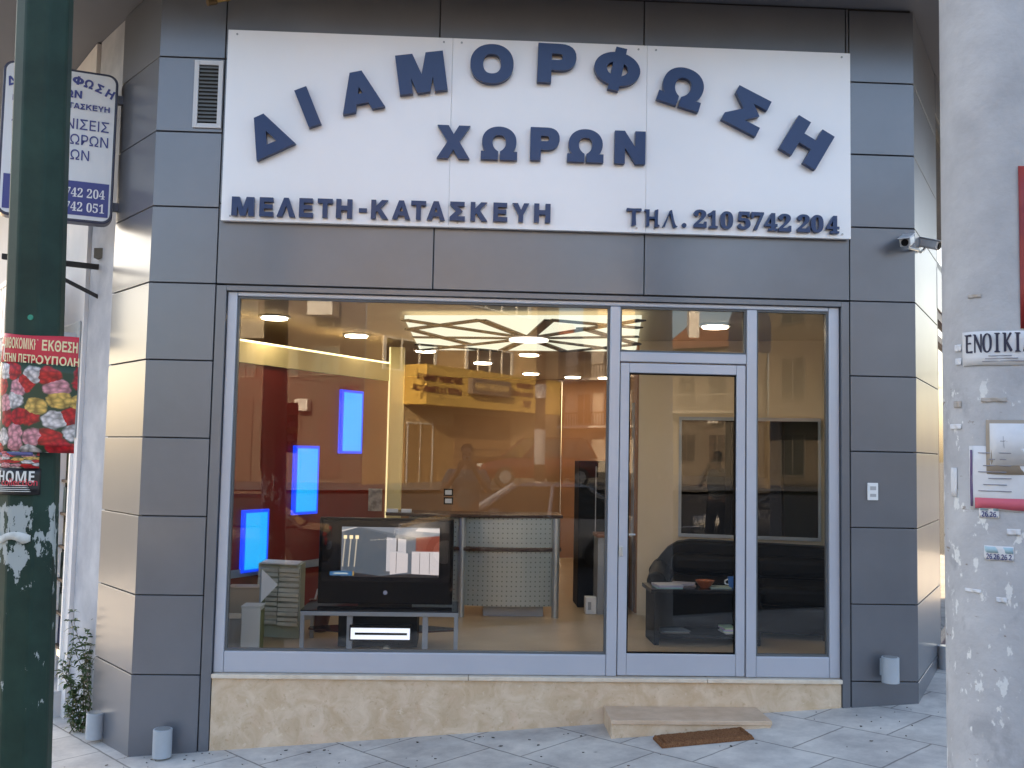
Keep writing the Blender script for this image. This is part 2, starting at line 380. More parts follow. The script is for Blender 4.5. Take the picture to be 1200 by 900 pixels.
# pier continuing the left side, right side window
k = MB(); k.slab(L2, L1, -.7, 4.63, -.03, -.3); k.build('side_pier', rendergrey, shop)
k = MB(); k.slab(R1, R2, 2.72, 3.05, 0, -.1); k.build('side_spandrel', clad, shop, bev=.003)
k = MB(); k.slab(R1, R2, 4.3, 4.63, 0, -.1); k.build('side_spandrel', clad, shop, bev=.003)
k = MB(); k.slab(R1, R2, -.2, .0, 0, -.15); k.build('side_sill', clad, shop, bev=.003)
sw = None
for z0, z1 in ((3.052, 4.298), (.002, 2.718)):
    k = MB()
    for a, b in ((0, .03), (.48, .51), (.97, 1)): k.slab(R1, R2, z0, z1, -.01, -.09, a, b)
    k.slab(R1, R2, z0+.001, z0+.07, -.012, -.088, .031, .479); k.slab(R1, R2, z0+.001, z0+.07, -.012, -.088, .511, .969)
    k.slab(R1, R2, z1-.07, z1-.001, -.012, -.088, .031, .479); k.slab(R1, R2, z1-.07, z1-.001, -.012, -.088, .511, .969)
    if z0 < 1: k.slab(R1, R2, z1-.25, z1-.2, -.012, -.088, .031, .479)
    fr_ = k.build('side_window', mat('plum_frame', (.09, .045, .055), .4) if z0 < 1 else mat('dark_frame', (.05, .05, .055), .4), shop)
    k = MB(); k.slab(R1, R2, z0+.02, z1-.02, -.045, -.055, .01, .99); k.build('window_pane', winglass, fr_)
# plinth
k = MB(); zp = .02
def yb(x): return g(x, 0)-.04
k.hexa([(-1.598, .012, yb(-1.6)), (2.522, .012, yb(2.52)), (2.522, .3, yb(2.52)), (-1.598, .3, yb(-1.6))], [(-1.598, .012, zp), (2.522, .012, zp), (2.522, .3, zp), (-1.598, .3, zp)])
k.build('plinth', marble, shop)
k = MB(); 
for a, b in ((-1.6, .05), (.053, 1.62), (1.623, 2.524)): k.box(a, b, -.012, .3, zp+.001, .048)
k.build('plinth_sill', marbleT, shop, bev=.004)
# ---- shopfront frame and panes
fy0, fy1 = .035, .11
k = MB()
k.box(-1.60, -1.535, fy0, fy1, .05, 2.537); k.box(2.452, 2.525, fy0, fy1, .05, 2.537)
k.box(.955, 1.024, fy0-.004, fy1, .05, 2.505); k.box(1.888, 1.956, fy0-.004, fy1, .05, 2.505)
k.box(-1.534, 2.451, fy0, fy1, 2.507, 2.537)
k.box(-1.534, .954, fy0, fy1, .05, .187); k.box(1.957, 2.451, fy0, fy1, .05, .187)
k.box(1.025, 1.887, fy0, fy1, 2.132, 2.199)
frame = k.build('shopfront_frame', alu, shop, bev=.006)
k = MB()      # glazing beads, a step further in
for a, b, c, d in ((-1.534, .954, .188, 2.506), (1.957, 2.451, .188, 2.506), (1.025, 1.887, 2.2, 2.506)):
    for q in ((a, a+.012, c, d), (b-.012, b, c, d), (a+.0121, b-.0121, c, c+.012), (a+.0121, b-.0121, d-.012, d)): k.box(q[0], q[1], fy0+.016, fy1-.02, q[2], q[3])
k.build('glazing_bead', mat('dark_bead', (.10, .11, .12), .4), frame)
for a, b, c, d in ((-1.525, .945, .195, 2.498), (1.965, 2.443, .195, 2.498), (1.032, 1.88, 2.205, 2.498)):
    k = MB(); k.box(a, b, .068, .076, c, d); k.build('window_pane', glass, frame)
dx0, dx1, dz0, dz1 = 1.030, 1.882, .053, 2.124
k = MB(); k.box(dx0, dx0+.06, fy0+.004, fy1-.01, dz0, dz1); k.box(dx1-.062, dx1, fy0+.004, fy1-.01, dz0, dz1)
k.box(dx0+.0605, dx1-.0625, fy0+.005, fy1-.01, dz0, .196); k.box(dx0+.0605, dx1-.0625, fy0+.005, fy1-.01, 2.058, dz1)
door = k.build('glass_door', alu, shop, bev=.005)
k = MB(); k.box(dx0+.055, dx1-.057, .066, .074, .19, 2.063); k.build('door_pane', glass, door)
k = MB()
for q in ((dx0+.0605, dx0+.07, .197, 2.057), (dx1-.072, dx1-.0625, .197, 2.057), (dx0+.0705, dx1-.0725, .197, .207), (dx0+.0705, dx1-.0725, 2.047, 2.057)): k.box(q[0], q[1], fy0+.02, .064, q[2], q[3])
k.build('door_seal', black, door)
hp = at(727.5, 645, .03)
k = MB(); k.box(hp.x-.014, hp.x+.014, .026, .04, hp.z-.04, hp.z+.03); k.build('door_handle', steel, door, bev=.005)
lp = at(741, 627, .12)
k = MB(); k.box(dx0+.015, dx0+.045, .1, .115, lp.z-.1, lp.z+.06); k.tube([(dx0+.03, .11, lp.z), (dx0+.03, .15, lp.z), (dx0+.13, .15, lp.z)], .008); k.build('door_handle', steel, door)

# ---- interior shell
FZ, CZ = .06, 2.50
inner = [(-1.95, .125), (-2.42, .72), (-2.8, 1.25), (-2.8, 8), (4.0, 8), (4.0, 2.0), (3.6, 1.15), (2.95, .125)]
k = MB(); k.prism(inner, -.1, FZ); k.build('interior_floor', floorm, shop)
k = MB(); k.prism([(p[0], p[1]) for p in inner], CZ+.06, CZ+.2); k.build('interior_ceiling', ceilm, shop)
k = MB(); k.slab((-2.8, 1.25), (-2.8, 8), FZ, CZ+.06, 0, -.1); k.slab((-2.42, .72), (-2.8, 1.25), FZ, CZ+.06, 0, -.05); k.build('interior_wall', brown, shop)
k = MB(); k.box(-2.8, 1.35, 7.5, 7.6, FZ, CZ+.06); k.build('interior_wall', cream, shop)['label'] = 'cream back wall behind the reception desk'
k = MB(); k.box(1.352, 4, 7.4, 7.5, FZ, CZ+.06); k.build('interior_wall', brown, shop)
A0 = Vector((1.585, 2.5)); wd = Vector((math.cos(rad(14)), -math.sin(rad(14)))); A1 = A0+wd*1.72
k = MB(); k.slab(A0, A1, FZ, CZ+.06, 0, -.1); k.build('interior_wall', creamR, shop)['label'] = 'pale cream wall behind the black sofa'
k = MB(); k.slab((2.475, .12), (A1.x+.01, A1.y), FZ, CZ+.06, -.002, .05); k.build('interior_wall', mat('green_grey_wall', (.42, .46, .40), .7), shop)
k = MB(); k.slab((1.585, 4.6), (1.585, 2.602), FZ, CZ+.06, .0, -.1); k.build('interior_wall', brown, shop)
# red partition with a light cove on top
P0, P1 = Vector((-2.28, .38)), Vector((-.76, 3.0))
k = MB(); k.slab(P0, P1, FZ, 2.168, 0, -.12); k.build('red_partition', red, shop)['label'] = 'dark red partition wall with blue light boxes'
covem = mat('cove_plaster', (.70, .60, .30), .7)
k = MB(); k.slab(P0, P1, 2.17, 2.335, .012, -.14); k.build('cove_beam', covem, shop)
k = MB(); k.slab(P0, P1, 2.336, 2.352, .010, -.01); k.build('cove_light', emit('cove_glow', (1, .88, .45), .55), shop)
k = MB(); k.box(P1.x+.02, P1.x+.15, 2.98, 3.12, FZ, 2.5); k.build('cove_column', covem, shop)
k = MB(); k.box(P1.x+.004, P1.x+.019, 3.0, 3.1, FZ, 2.5); k.build('cove_light', emit('cove_glow_soft', (1, .86, .42), .2), shop)
# skirting of the partition
k = MB(); k.slab(P0, P1, .50, .56, .003, .02); k.build('wall_rail', grey, shop)
k = MB(); k.slab(P0, P1, FZ, .18, .003, .018); k.build('wall_rail', grey, shop)

# dark tinted window on the interior wall
mirror = glassmat('dark_tinted_glass', 1.7, (.010, .010, .010), .85)
def wallpt(px, py):          # a point on the rotated interior wall
    d = ray(px, py); n = Vector((wd.y, -wd.x, 0)); a = Vector((A0.x, A0.y, 0)); t = (a-CAM).dot(n)/d.dot(n); return CAM+d*t
q0, q1 = wallpt(796, 491), wallpt(962, 628)
s0 = (Vector((q0.x, q0.y))-A0).length; s1 = (Vector((q1.x, q1.y))-A0).length
wz1, wz0 = q0.z, wallpt(796, 626).z
iw = thing('interior_window', (q0.x, q0.y, wz0), 'dark tinted window on the cream wall above the black sofa', 'window')
B0, B1 = A0+wd*s0, A0+wd*s1
k = MB()
for a, b, c, d in ((0, .02, wz0-.02, wz1+.02), (.98, 1, wz0-.02, wz1+.02)): k.slab(B0, B1, c, d, .002, .03, a, b)
k.slab(B0, B1, wz0-.02, wz0+.01, .002, .029, .0201, .9799); k.slab(B0, B1, wz1-.01, wz1+.02, .002, .029, .0201, .9799)
k.build('window_frame', grey, iw)
k = MB(); k.slab(B0, B1, wz0+.01, wz1-.01, .008, .014, .0202, .9798); k.build('window_pane', mirror, iw)
k = MB(); k.slab(B0, B1, wz0+.01, wz1-.01, .002, .006, .0202, .9798); k.build('window_backing', mat('backing_black', (.006, .006, .007), .7), iw)
# interior door in the corridor
c0 = at(741, 600, 2.75); c1 = at(756, 600, 2.75)
idr = thing('interior_door', (c0.x, 2.75, FZ), 'half hidden dark interior door with grey frame beside the cream wall', 'door')
k = MB(); k.box(c0.x, c0.x+.05, 2.72, 2.84, FZ, 2.0); k.box(c1.x-.03, c1.x+.01, 2.72, 2.84, FZ, 2.0); k.box(c0.x+.0505, c1.x-.0305, 2.72, 2.84, 1.9, 2.0); k.build('door_frame', grey, idr)
k = MB(); k.box(c0.x+.051, c1.x-.031, 2.77, 2.82, FZ, 1.899); k.build('door_leaf', blackm, idr)

# ================================================================== SIGN ON THE FASCIA
sg = thing('shop_sign', (.46, -.05, 2.99), 'wide white shop sign with raised navy Greek letters above the window', 'sign')
sx0, sx1, sz0, sz1 = -1.645, 2.575, 2.994, 4.285
seams = [sx0, at(527, 200, -.05).x, at(757, 200, -.05).x, sx1]
k = MB()
for i, (a, b) in enumerate(zip(seams, seams[1:])): k.box(a+(0 if i == 0 else .0006), b-(0 if i == 2 else .0006), -.05, -.012, sz0, sz1)
k.build('sign_panel', signw, sg, bev=.0015)
for a, b in zip(seams, seams[1:]):
    for x in (a+.06, b-.06):
        for z in (sz0+.03, sz1-.03): MB().cyl((x, -.0545, z), (x, -.0495, z), .007, n=10).build('sign_screw', screwm, sg)
def sl(ch, px, py, hpx, rot=0, depth=.022, off=.028, sans=True, wid=None):
    p = at(px, py, -.075); s = (p.y+CD)/F
    bm = text_bm(ch, hpx*s, depth, off, None if not wid else wid*s, sans=sans)
    lettering('sign_letter', bm, navy, sg, (p.x, -.056, p.z), X, Z, rad(rot))
ROLD = -1.1
for ch, px, py, r, wd_ in (('Δ', 314, 158, 27, 46), ('Ι', 361, 126.5, 23, 14), ('Α', 422, 108, 13.5, 47), ('Μ', 494, 86.5, 8.5, 53), ('Ο', 576.5, 76, 2, 48), ('Ρ', 652.5, 75.5, -1, 43),
                       ('Φ', 723, 82, -11, 52), ('Ω', 799.5, 103.5, -16, 49), ('Σ', 874.5, 131, -26, 43), ('Η', 944.5, 168, -30, 47)):
    sl(ch, px, py, 48 if ch != 'Φ' else 53, r, .042, .040, wid=wd_*1.08)
for ch, px, py, wd_ in (('Χ', 531.5, 167, 37), ('Ω', 585, 168.5, 41), ('Ρ', 638.5, 169.5, 33), ('Ω', 686, 171.5, 41), ('Ν', 738, 173.5, 35)): sl(ch, px, py, 40, -.3, .036, .040, wid=wd_*1.06)
for ch, cx, wd_ in zip('ΜΕΛΕΤΗ-ΚΑΤΑΣΚΕΥΗ', (107, 192, 263, 335, 403, 472, 539, 600, 678, 740, 803, 880, 958, 1035, 1108, 1186), (80, 50, 66, 50, 54, 58, 30, 62, 66, 54, 66, 56, 62, 52, 62, 60)):
    px = 250+cx*.325; py = 20+(683+(cx-107)*.0225)*.325
    if ch == '-':
        p = at(px, py+1, -.075); s = (p.y+CD)/F; kk = MB(); kk.box(p.x-4.7*s, p.x+4.7*s, -.072, -.056, p.z-2.4*s, p.z+2.4*s); kk.build('sign_letter', navy, sg)
    else: sl(ch, px, py, 22.5, -.3, .028, .026, wid=wd_*.325)
for ch, cx, cy in zip('ΤΗΛ.2105742204', (378, 443, 508, 560, 617, 663, 712, 775, 823, 872, 922, 990, 1038, 1095), (722, 725, 728, 750, 727, 730, 733, 734, 736, 739, 742, 744, 746, 749)):
    px, py = 620+cx*.325, 20+cy*.325
    if ch == '.':
        p = at(px, py, -.075); s = (p.y+CD)/F; kk = MB(); kk.cyl((p.x, -.072, p.z), (p.x, -.056, p.z), 2.8*s, n=16); kk.build('sign_letter', navy, sg)
    else: sl(ch, px, py, 21.5, -.3, .028, .0 if ch == 'Λ' else .022, sans=False, wid=(18 if ch in 'ΤΗΛ' else 11.5 if ch == '1' else 15.5))

# ================================================================== SMALL FITTINGS ON THE FACADE
# louvred vent
v0, v1 = at(229, 71), at(263, 151)
vt = thing('louvre_vent', ((v0.x+v1.x)/2, 0, v1.z), 'white framed louvred air vent on left pillar beside the sign', 'vent')
k = MB(); vx0, vx1, vz0, vz1 = v0.x, at(261, 110).x, v1.z, v0.z
k.box(vx0, vx0+.03, -.014, -.0005, vz0, vz1); k.box(vx1-.03, vx1, -.014, -.0005, vz0, vz1); k.box(vx0+.0301, vx1-.0301, -.014, -.0005, vz0, vz0+.03); k.box(vx0+.0301, vx1-.0301, -.014, -.0005, vz1-.03, vz1)
k.build('vent_frame', mat('vent_frame_paint', (.60, .60, .63), .45), vt, bev=.002)
k = MB(); n = 15
for i in range(n):
    z = vz0+.034+(vz1-vz0-.07)*(i+.3)/n
    k.extr([(vx0+.0305, -.012, z), (vx1-.0305, -.012, z), (vx1-.0305, -.003, z+.014), (vx0+.0305, -.003, z+.014)], (0, .001, .003))
k.build('vent_slats', mat('vent_slat_paint', (.16, .165, .17), .5), vt)
k = MB(); k.box(vx0+.0305, vx1-.0305, -.0025, -.001, vz0+.0305, vz1-.0305); k.build('vent_back', dark, vt)
# wall lights
def wall_light(px, py0, py1, Yd, n2, label, wpx):
    n = Vector((n2[0], n2[1], 0)).normalized(); p0 = at(px, py1, Yd); p1 = at(px, py0, Yd); r = wpx/2*(Yd+CD)/F
    t = thing('wall_light', (p0.x, p0.y, p0.z), label, 'wall light', 'up and down lights low on the pillars')
    k = MB(); k.cyl((p0.x, p0.y, p0.z), (p0.x, p0.y, p1.z), r, n=28); k.build('lamp_body', lampgrey, t, bev=.003, smooth=True)
    c = Vector((p0.x, p0.y, (p0.z+p1.z)/2)); b = c-n*(r-.01); e = c-n*(r+.038)
    k = MB(); k.cyl(b, e, .022, n=12); s = Vector((-n.y, n.x, 0))*.028
    d = n*.008; h = Vector((0, 0, .055)); q = e-n*.004
    k.hexa([q-s-h+d, q+s-h+d, q+s-h-d, q-s-h-d], [q-s+h+d, q+s+h+d, q+s+h-d, q-s+h-d]); k.build('wall_bracket', lampgrey, t, bev=.002)
    k = MB(); k.cyl((p0.x, p0.y, p1.z-.001), (p0.x, p0.y, p1.z+.002), r*.8, n=24); k.build('lamp_lens', mat('lens_glass', (.25, .27, .28), .2), t)
    return t
wall_light(189.5, 854, 887, -.10, (.0, -1), 'grey cylinder wall light on front of left pillar', 21)
wall_light(1043.5, 770, 800, -.10, (0, -1), 'grey cylinder wall light on front of right pillar', 20)
nl = Vector((L0.y-L1.y, -(L0.x-L1.x))); nl = Vector((-.8, -.6))
wall_light(111, 835, 865, .40, (-.8, -.6), 'grey cylinder wall light on angled side of left pillar', 20)
wall_light(1109, 757, 786, .92, (.85, -.53), 'grey cylinder wall light half hidden beside the concrete pole', 19)
# intercom
ip = at(1022, 576); it = thing('intercom', (ip.x, 0, ip.z-.06), 'small white intercom plate on right pillar', 'intercom')
k = MB(); k.box(ip.x-.036, ip.x+.036, -.016, -.0005, ip.z-.058, ip.z+.058); k.build('intercom_plate', white, it, bev=.004)
bgm = mat('button_grey', (.4, .4, .41), .4)
for z0, z1 in ((-.035, -.015), (.01, .035)):
    k = MB(); k.box(ip.x-.02, ip.x+.02, -.0185, -.0165, ip.z+z0, ip.z+z1); k.build('intercom_button', bgm, it)
# surveillance cameras
def cctv(c, d, label, mount):
    d = Vector(d).normalized(); c = Vector(c); t = thing('security_camera', mount, label, 'security camera', 'surveillance cameras on the right pillar corner')
    s = d.cross(Vector(Z)).normalized(); u = s.cross(d)
    def bx(k, a, b, w0, w1, h0, h1): k.hexa([c+d*a+s*w0+u*h0, c+d*b+s*w0+u*h0, c+d*b+s*w1+u*h0, c+d*a+s*w1+u*h0], [c+d*a+s*w0+u*h1, c+d*b+s*w0+u*h1, c+d*b+s*w1+u*h1, c+d*a+s*w1+u*h1])
    k = MB(); bx(k, -.07, .07, -.035, .035, -.03, .028); k.build('camera_housing', mat('camera_shell', (.45, .46, .48), .35, .3), t, bev=.008)
    k = MB(); bx(k, -.075, .095, -.04, .04, .03, .036); k.build('sun_shield', mat('shield_grey', (.62, .63, .66), .35, .3), t, bev=.003)
    k = MB(); k.cyl(c+d*.071, c+d*.078, .024, n=16); k.build('camera_lens', black, t)
    k = MB(); k.tube([c-u*.03-d*.02, c-u*.055-d*.03, Vector(mount)], .009); k.build('camera_bracket', steel, t)
cm = (R0.x+.035, .03, at(1074, 287).z-.03)
cctv(at(1063, 282, -.10), (-.55, -.75, -.35), 'silver surveillance camera pointing left from the right pillar corner', cm)
cctv(at(1089, 286, .22), (.75, -.75, -.35), 'darker surveillance camera pointing right from the right pillar corner', (cm[0]+.045, cm[1]+.06, cm[2]))
# brass rod at the top
p = at(264, 3, -.12); rod = thing('brass_spotlight', (p.x, 0, p.z), 'small brass arm spotlight at top of left pillar', 'spotlight')
k = MB(); k.tube([(p.x+.05, 0, p.z+.12), (p.x+.02, -.1, p.z+.03), (p.x-.06, -.16, p.z-.015)], .009); k.build('lamp_arm', brass, rod)
k = MB(); k.cyl((p.x-.05, -.15, p.z-.01), (p.x-.10, -.18, p.z-.03), .018, .024, 14); k.build('lamp_head', mat('dark_brass', (.12, .07, .03), .4, .6), rod)

# step and doormat
gx0, gx1 = at(706, 850).x, at(906, 842).x
stp = thing('marble_step', ((gx0+gx1)/2, -.17, -.27), 'low beige marble step in front of the glass door', 'step')
k = MB(); zt = -.135
sa, sb = at(717, 838, -.34).x, at(904, 838, -.34).x
k.hexa([(sa, -.33, g(sa, -.3)-.05), (sb, -.33, g(sb, -.3)-.05), (sb, .005, g(sb, 0)-.05), (sa, .005, g(sa, 0)-.05)], [(sa, -.33, zt-.028), (sb, -.33, zt-.028), (sb, .005, zt-.028), (sa, .005, zt-.028)]); k.build('step_riser', marble, stp)
k = MB(); k.box(sa-.006, sb+.006, -.342, .006, zt-.0275, zt); k.build('step_tread', mat('step_marble', (.55, .39, .27), .5, 0, .3, col2=(.68, .51, .38), scale=9, detail=8), stp, bev=.004)
coir = mat('coir', (.17, .07, .034), .95, 0, .1, col2=(.34, .17, .085), scale=120, bump=1., bscale=220)
mc = at(825, 858, -.50); mat_c = Vector((mc.x, -.475, g(mc.x, -.475)))
mt = thing('doormat', mat_c, 'brown coir doormat on the pavement before the step', 'doormat')
bm = bmesh.new(); nx, ny = 60, 24; V = []
for j in range(ny+1):
    row = []
    for i in range(nx+1):
        x = (i/nx-.5)*.57; y = (j/ny-.5)*.20; e = min(i, nx-i, j*1.5, (ny-j)*1.5)
        h = .024+.004*random.random()+.004*math.sin(x*70+3*math.sin(y*22))*(1 if e > 3 else 0) - (.010 if 2.2 < e < 3.6 else 0)
        if e < 1: h = .012
        a = rad(5.0); X_, Y_ = x*math.cos(a)-y*math.sin(a), x*math.sin(a)+y*math.cos(a)
        wx, wy = mat_c.x+X_, mat_c.y+Y_
        row.append(bm.verts.new((wx, wy, g(wx, wy)+h)))
    V.append(row)
for j in range(ny):
    for i in range(nx): bm.faces.new((V[j][i], V[j][i+1], V[j+1][i+1], V[j+1][i]))
ring = [V[0][i] for i in range(nx+1)]+[V[j][nx] for j in range(1, ny+1)]+[V[ny][i] for i in range(nx-1, -1, -1)]+[V[j][0] for j in range(ny-1, 0, -1)]
low = [bm.verts.new((v.co.x, v.co.y, g(v.co.x, v.co.y)+.001)) for v in ring]
for i in range(len(ring)): bm.faces.new((ring[i], low[i], low[(i+1) % len(ring)], ring[(i+1) % len(ring)]))
k = MB(); k.bm.free(); k.bm = bm; k.build('mat_pile', coir, mt)

# ================================================================== INTERIOR THINGS
# ceiling light panel
cl = thing('ceiling_light_panel', (.6, 1.9, CZ), 'large glowing ceiling panel cut into triangles by dark ribs', 'ceiling light')
def cpt(px, py, z=CZ): d = ray(px, py); return CAM+d*((z-CAM.z)/d.z)
c00, c10, c11, c01 = cpt(474, 374), cpt(752, 374), cpt(745, 412), cpt(492, 410)
k = MB(); k.extr([c00, c10, c11, c01], (0, 0, .03)); k.build('light_diffuser', emit('panel_glow', (.90, 1, .84), .20), cl)
ribm = mat('dark_rib', (.06, .05, .045), .6)
def bil(u, v): return c00.lerp(c10, u).lerp(c01.lerp(c11, u), v)
k = MB(); ctr = bil(.52, .52)
def rib(a, b, w=.042):
    d = (b-a).normalized(); s = d.cross(Vector(Z)).normalized()*w; k.extr([a-s-Vector((0, 0, .012)), b-s-Vector((0, 0, .012)), b+s-Vector((0, 0, .012)), a+s-Vector((0, 0, .012))], (0, 0, .011))
for u, v in ((0, 0), (.33, 0), (.62, 0), (1, 0), (1, .45), (1, 1), (.68, 1), (.38, 1), (0, 1), (0, .5)): rib(bil(u, v), ctr)
for a, b in (((.0, .25), (.33, .0)), ((0, .75), (.38, 1)), ((.68, 1), (1, .7)), ((.62, 0), (1, .2)), ((.0, .25), (.25, .75)), ((.75, .2), (1, .7))): rib(bil(*a), bil(*b))
k.build('panel_rib', ribm, cl)
k = MB(); k.cyl(ctr-Vector((0, 0, .03)), ctr-Vector((0, 0, .013)), .17, n=28); k.build('light_disc', emit('disc_glow', (1, .98, .92), .6), cl)
# downlights
dl_em = emit('downlight_glow', (1, .86, .66), 8.5)
first = None
for i, (px, py) in enumerate(((321.7, 374), (417.6, 394.8), (498.7, 412.4), (565.7, 426.5), (620, 417), (622, 439), (671, 449.6), (838, 384.5), (746, 412), (891, 405.5), (710, 459.5))):
    p = cpt(px, py, CZ+.035)
    if p.y > 7.0: p = Vector((p.x*(13.4/(p.y+CD)), 6.8, CZ+.035))
    if i == 0:
        first = thing('downlight', (p.x, p.y, CZ+.06), '', 'ceiling light', 'round downlights in the shop ceiling')
        k = MB(); n = 28
        k.rings([[(p.x+r*math.cos(2*math.pi*j/n), p.y+r*math.sin(2*math.pi*j/n), z) for j in range(n)] for r, z in ((.125, CZ+.0595), (.125, CZ+.045), (.105, CZ+.045), (.105, CZ+.0595))], caps=False); k.build('lamp_ring', steel, first, smooth=True)
        k = MB(); k.cyl((p.x, p.y, CZ+.035), (p.x, p.y, CZ+.055), .1, n=28); k.build('lamp_disc', dl_em, first)
        o = first
    else:
        o = copy_tree(first); o.location = (p.x, p.y, CZ+.06)
    o['label'] = ('round downlight over the red partition, leftmost of the ceiling lights', 'round downlight second from left, above the cove beam', 'round downlight third from left, under the glowing panel', 'round downlight fourth from left, above the reception desk',
                  'upper one of two downlights stacked near the reflected pole', 'lower one of two downlights stacked near the reflected pole', 'round downlight just left of the door mullion', 'round downlight in the pane above the door, right side',
                  'round downlight in the pane above the door, left bottom corner', 'round downlight behind the narrow right pane', 'farthest round downlight beside the door mullion')[i]
# blue light boxes on the red partition
def partpt(px, py):
    d2 = (P1-P0); n = Vector((d2.y, -d2.x, 0)).normalized(); d = ray(px, py); a = Vector((P0.x, P0.y, 0))+n*.03; t = (a-CAM).dot(n)/d.dot(n); return CAM+d*t, n
blu = emit('blue_glow', (.0, .05, 1.0), .28, (.02, .03, .2)); bluc = emit('cyan_glow', (.0, .42, 1.0), .25, (.01, .06, .2))
for (x0, y0, x1, y1), lb in zip(((401, 459, 424, 530), (346.5, 524, 372, 601), (286, 599, 313, 668)), ('topmost of three glowing blue light boxes on red wall', 'middle one of three glowing blue light boxes on red wall', 'lowest of three glowing blue light boxes on red wall')):
    a, n = partpt(x0, (y0+y1)/2); b, _ = partpt(x1, (y0+y1)/2); zt_, zb_ = partpt((x0+x1)/2, y0)[0].z, partpt((x0+x1)/2, y1)[0].z
    t = thing('light_box', ((a.x+b.x)/2, (a.y+b.y)/2, zb_), lb, 'light box', 'blue light boxes on the red wall')
    k = MB(); k.slab(a, b, zb_-.012, zt_+.012, -.028, .001, -.06, 1.06); k.build('box_rim', blu, t, bev=.004)
    k = MB(); k.slab(a, b, zb_+.012, zt_-.012, .0015, .008, .05, .95); k.build('box_face', bluc, t)
# reception desk
de = thing('reception_desk', (.45, 2.4, FZ), 'curved reception desk with perforated metal front and dark wood top', 'desk')
dY = 2.3; s = (dY+CD)/F
xA, xB = at(541, 660, dY).x, at(651, 660, dY).x; zt1 = at(600, 603, dY).z
def arc(xa, xb, bulge, n=16): return [(xa+(xb-xa)*i/n, dY-bulge*(1-((i/n)*2-1)**2)) for i in range(n+1)]
def curved(pts, z0, z1, th):
    k = MB(); lo = [(x, y) for x, y in pts]; hi = [(x, y+th) for x, y in pts[::-1]]
    k.prism(lo+hi, z0, z1); return k
xL = at(478, 660, dY+.15).x
curved(arc(xA+.03, xB-.02, .06), at(600, 641, dY).z, zt1-.03, .02).build('front_panel', perf, de, smooth=True)
curved(arc(xA+.03, xB-.02, .06), at(600, 710, dY).z, at(600, 646, dY).z, .02).build('front_panel', perf, de, smooth=True)
curved([(xL, dY+.1), (xA-.03, dY+.02)], at(530, 708, dY).z, zt1-.03, .02).build('front_panel', perf, de)
curved(arc(xL-.2, xB+.06, .10), zt1-.028, zt1, .5).build('desk_top', woodtop, de, bev=.006)
curved(arc(xA-.16, xB+.05, .09), at(600, 645.5, dY).z, at(600, 641.5, dY).z, .16).build('desk_shelf', woodtop, de, bev=.003)
for x in (xA, xB):
    k = MB(); k.cyl((x, dY-.02, FZ), (x, dY-.02, zt1-.03), .032, n=18); k.build('leg', steel, de, smooth=True)
k = MB(); k.box(xA+.2, xB-.1, dY+.05, dY+.4, FZ, FZ+.12); k.build('desk_base', grey, de)
# things on the desk
p = at(445, 596, dY+.2)
tag(MB().box(p.x-.10, p.x+.02, dY+.15, dY+.19, zt1+.001, zt1+.20).build('brochure_stand', mat('stone_pattern', (.16, .12, .09), .5, col2=(.45, .38, .30), scale=18), loc=(p.x-.04, dY+.17, zt1)), 'mottled brown brochure standing on the desk beside the lit column', 'brochure')
cd_ = thing('card_holder', (at(466, 598, dY).x, dY+.05, zt1), 'small white card holder on the reception desk top', 'card holder')
k = MB(); x = cd_.location.x; k.box(x-.10, x+.0, dY+.03, dY+.07, zt1+.001, zt1+.03); k.box(x+.03, x+.12, dY+.03, dY+.07, zt1+.001, zt1+.03); k.build('card_stack', white, cd_)
k = MB(); k.box(x-.12, x+.14, dY+.0, dY+.1, zt1+.0002, zt1+.0008); k.build('holder_tray', black, cd_)
for j, (px, py) in enumerate(((525.5, 577), (525.5, 587))):
    p = at(px, py, dY+.1); t = thing('desk_telephone' if j else 'picture_frame', (p.x, dY+.1, p.z-.03), ('small black framed white card low above the desk', 'small black framed white card just above the other card')[1-j], 'card')
    k = MB(); k.box(p.x-.042, p.x+.042, dY+.1, dY+.112, p.z-.032, p.z+.032); k.build('card_frame', black, t)
    k = MB(); k.box(p.x-.03, p.x+.03, dY+.096, dY+.0995, p.z-.02, p.z+.02); k.build('card_face', paper, t)
# dark cabinet at the back
p0, p1 = at(679, 540, 2.9), at(716, 716, 2.9)
cb = thing('dark_cabinet', ((p0.x+p1.x)/2, 3.1, FZ), 'tall black cabinet behind the door mullion', 'cabinet')
k = MB(); k.box(p0.x, p1.x, 2.9, 3.3, FZ, p0.z); k.build('cabinet_body', blackm, cb, bev=.005)
k = MB(); k.box((p0.x+p1.x)/2-.004, (p0.x+p1.x)/2+.004, 2.892, 2.899, FZ+.05, p0.z-.05); k.build('cabinet_handle', grey, cb)
p0, p1 = at(701, 630, 2.5), at(713, 705, 2.5)
lk = thing('side_cabinet', (p0.x, 2.6, FZ), 'low grey side cabinet with wooden top beside the entrance', 'cabinet')
k = MB(); k.box(p0.x, p1.x+.18, 2.5, 2.8, FZ, p0.z); k.build('cabinet_body', grey, lk); k = MB(); k.box(p0.x-.01, p1.x+.19, 2.49, 2.81, p0.z+.0005, p0.z+.03); k.build('cabinet_top', mat('reddish_wood', (.22, .08, .04), .4), lk)
p0 = at(692, 703, 2.55); hb = thing('white_box', (p0.x, 2.6, FZ), 'small white box on the tiled floor by the cabinet', 'box')
k = MB(); k.box(p0.x-.05, p0.x+.05, 2.5, 2.62, FZ+.001, FZ+.15); k.build('box_body', white, hb, bev=.004); k = MB(); k.box(p0.x-.03, p0.x+.0, 2.496, 2.4995, FZ+.04, FZ+.11); k.build('box_label', grey, hb)
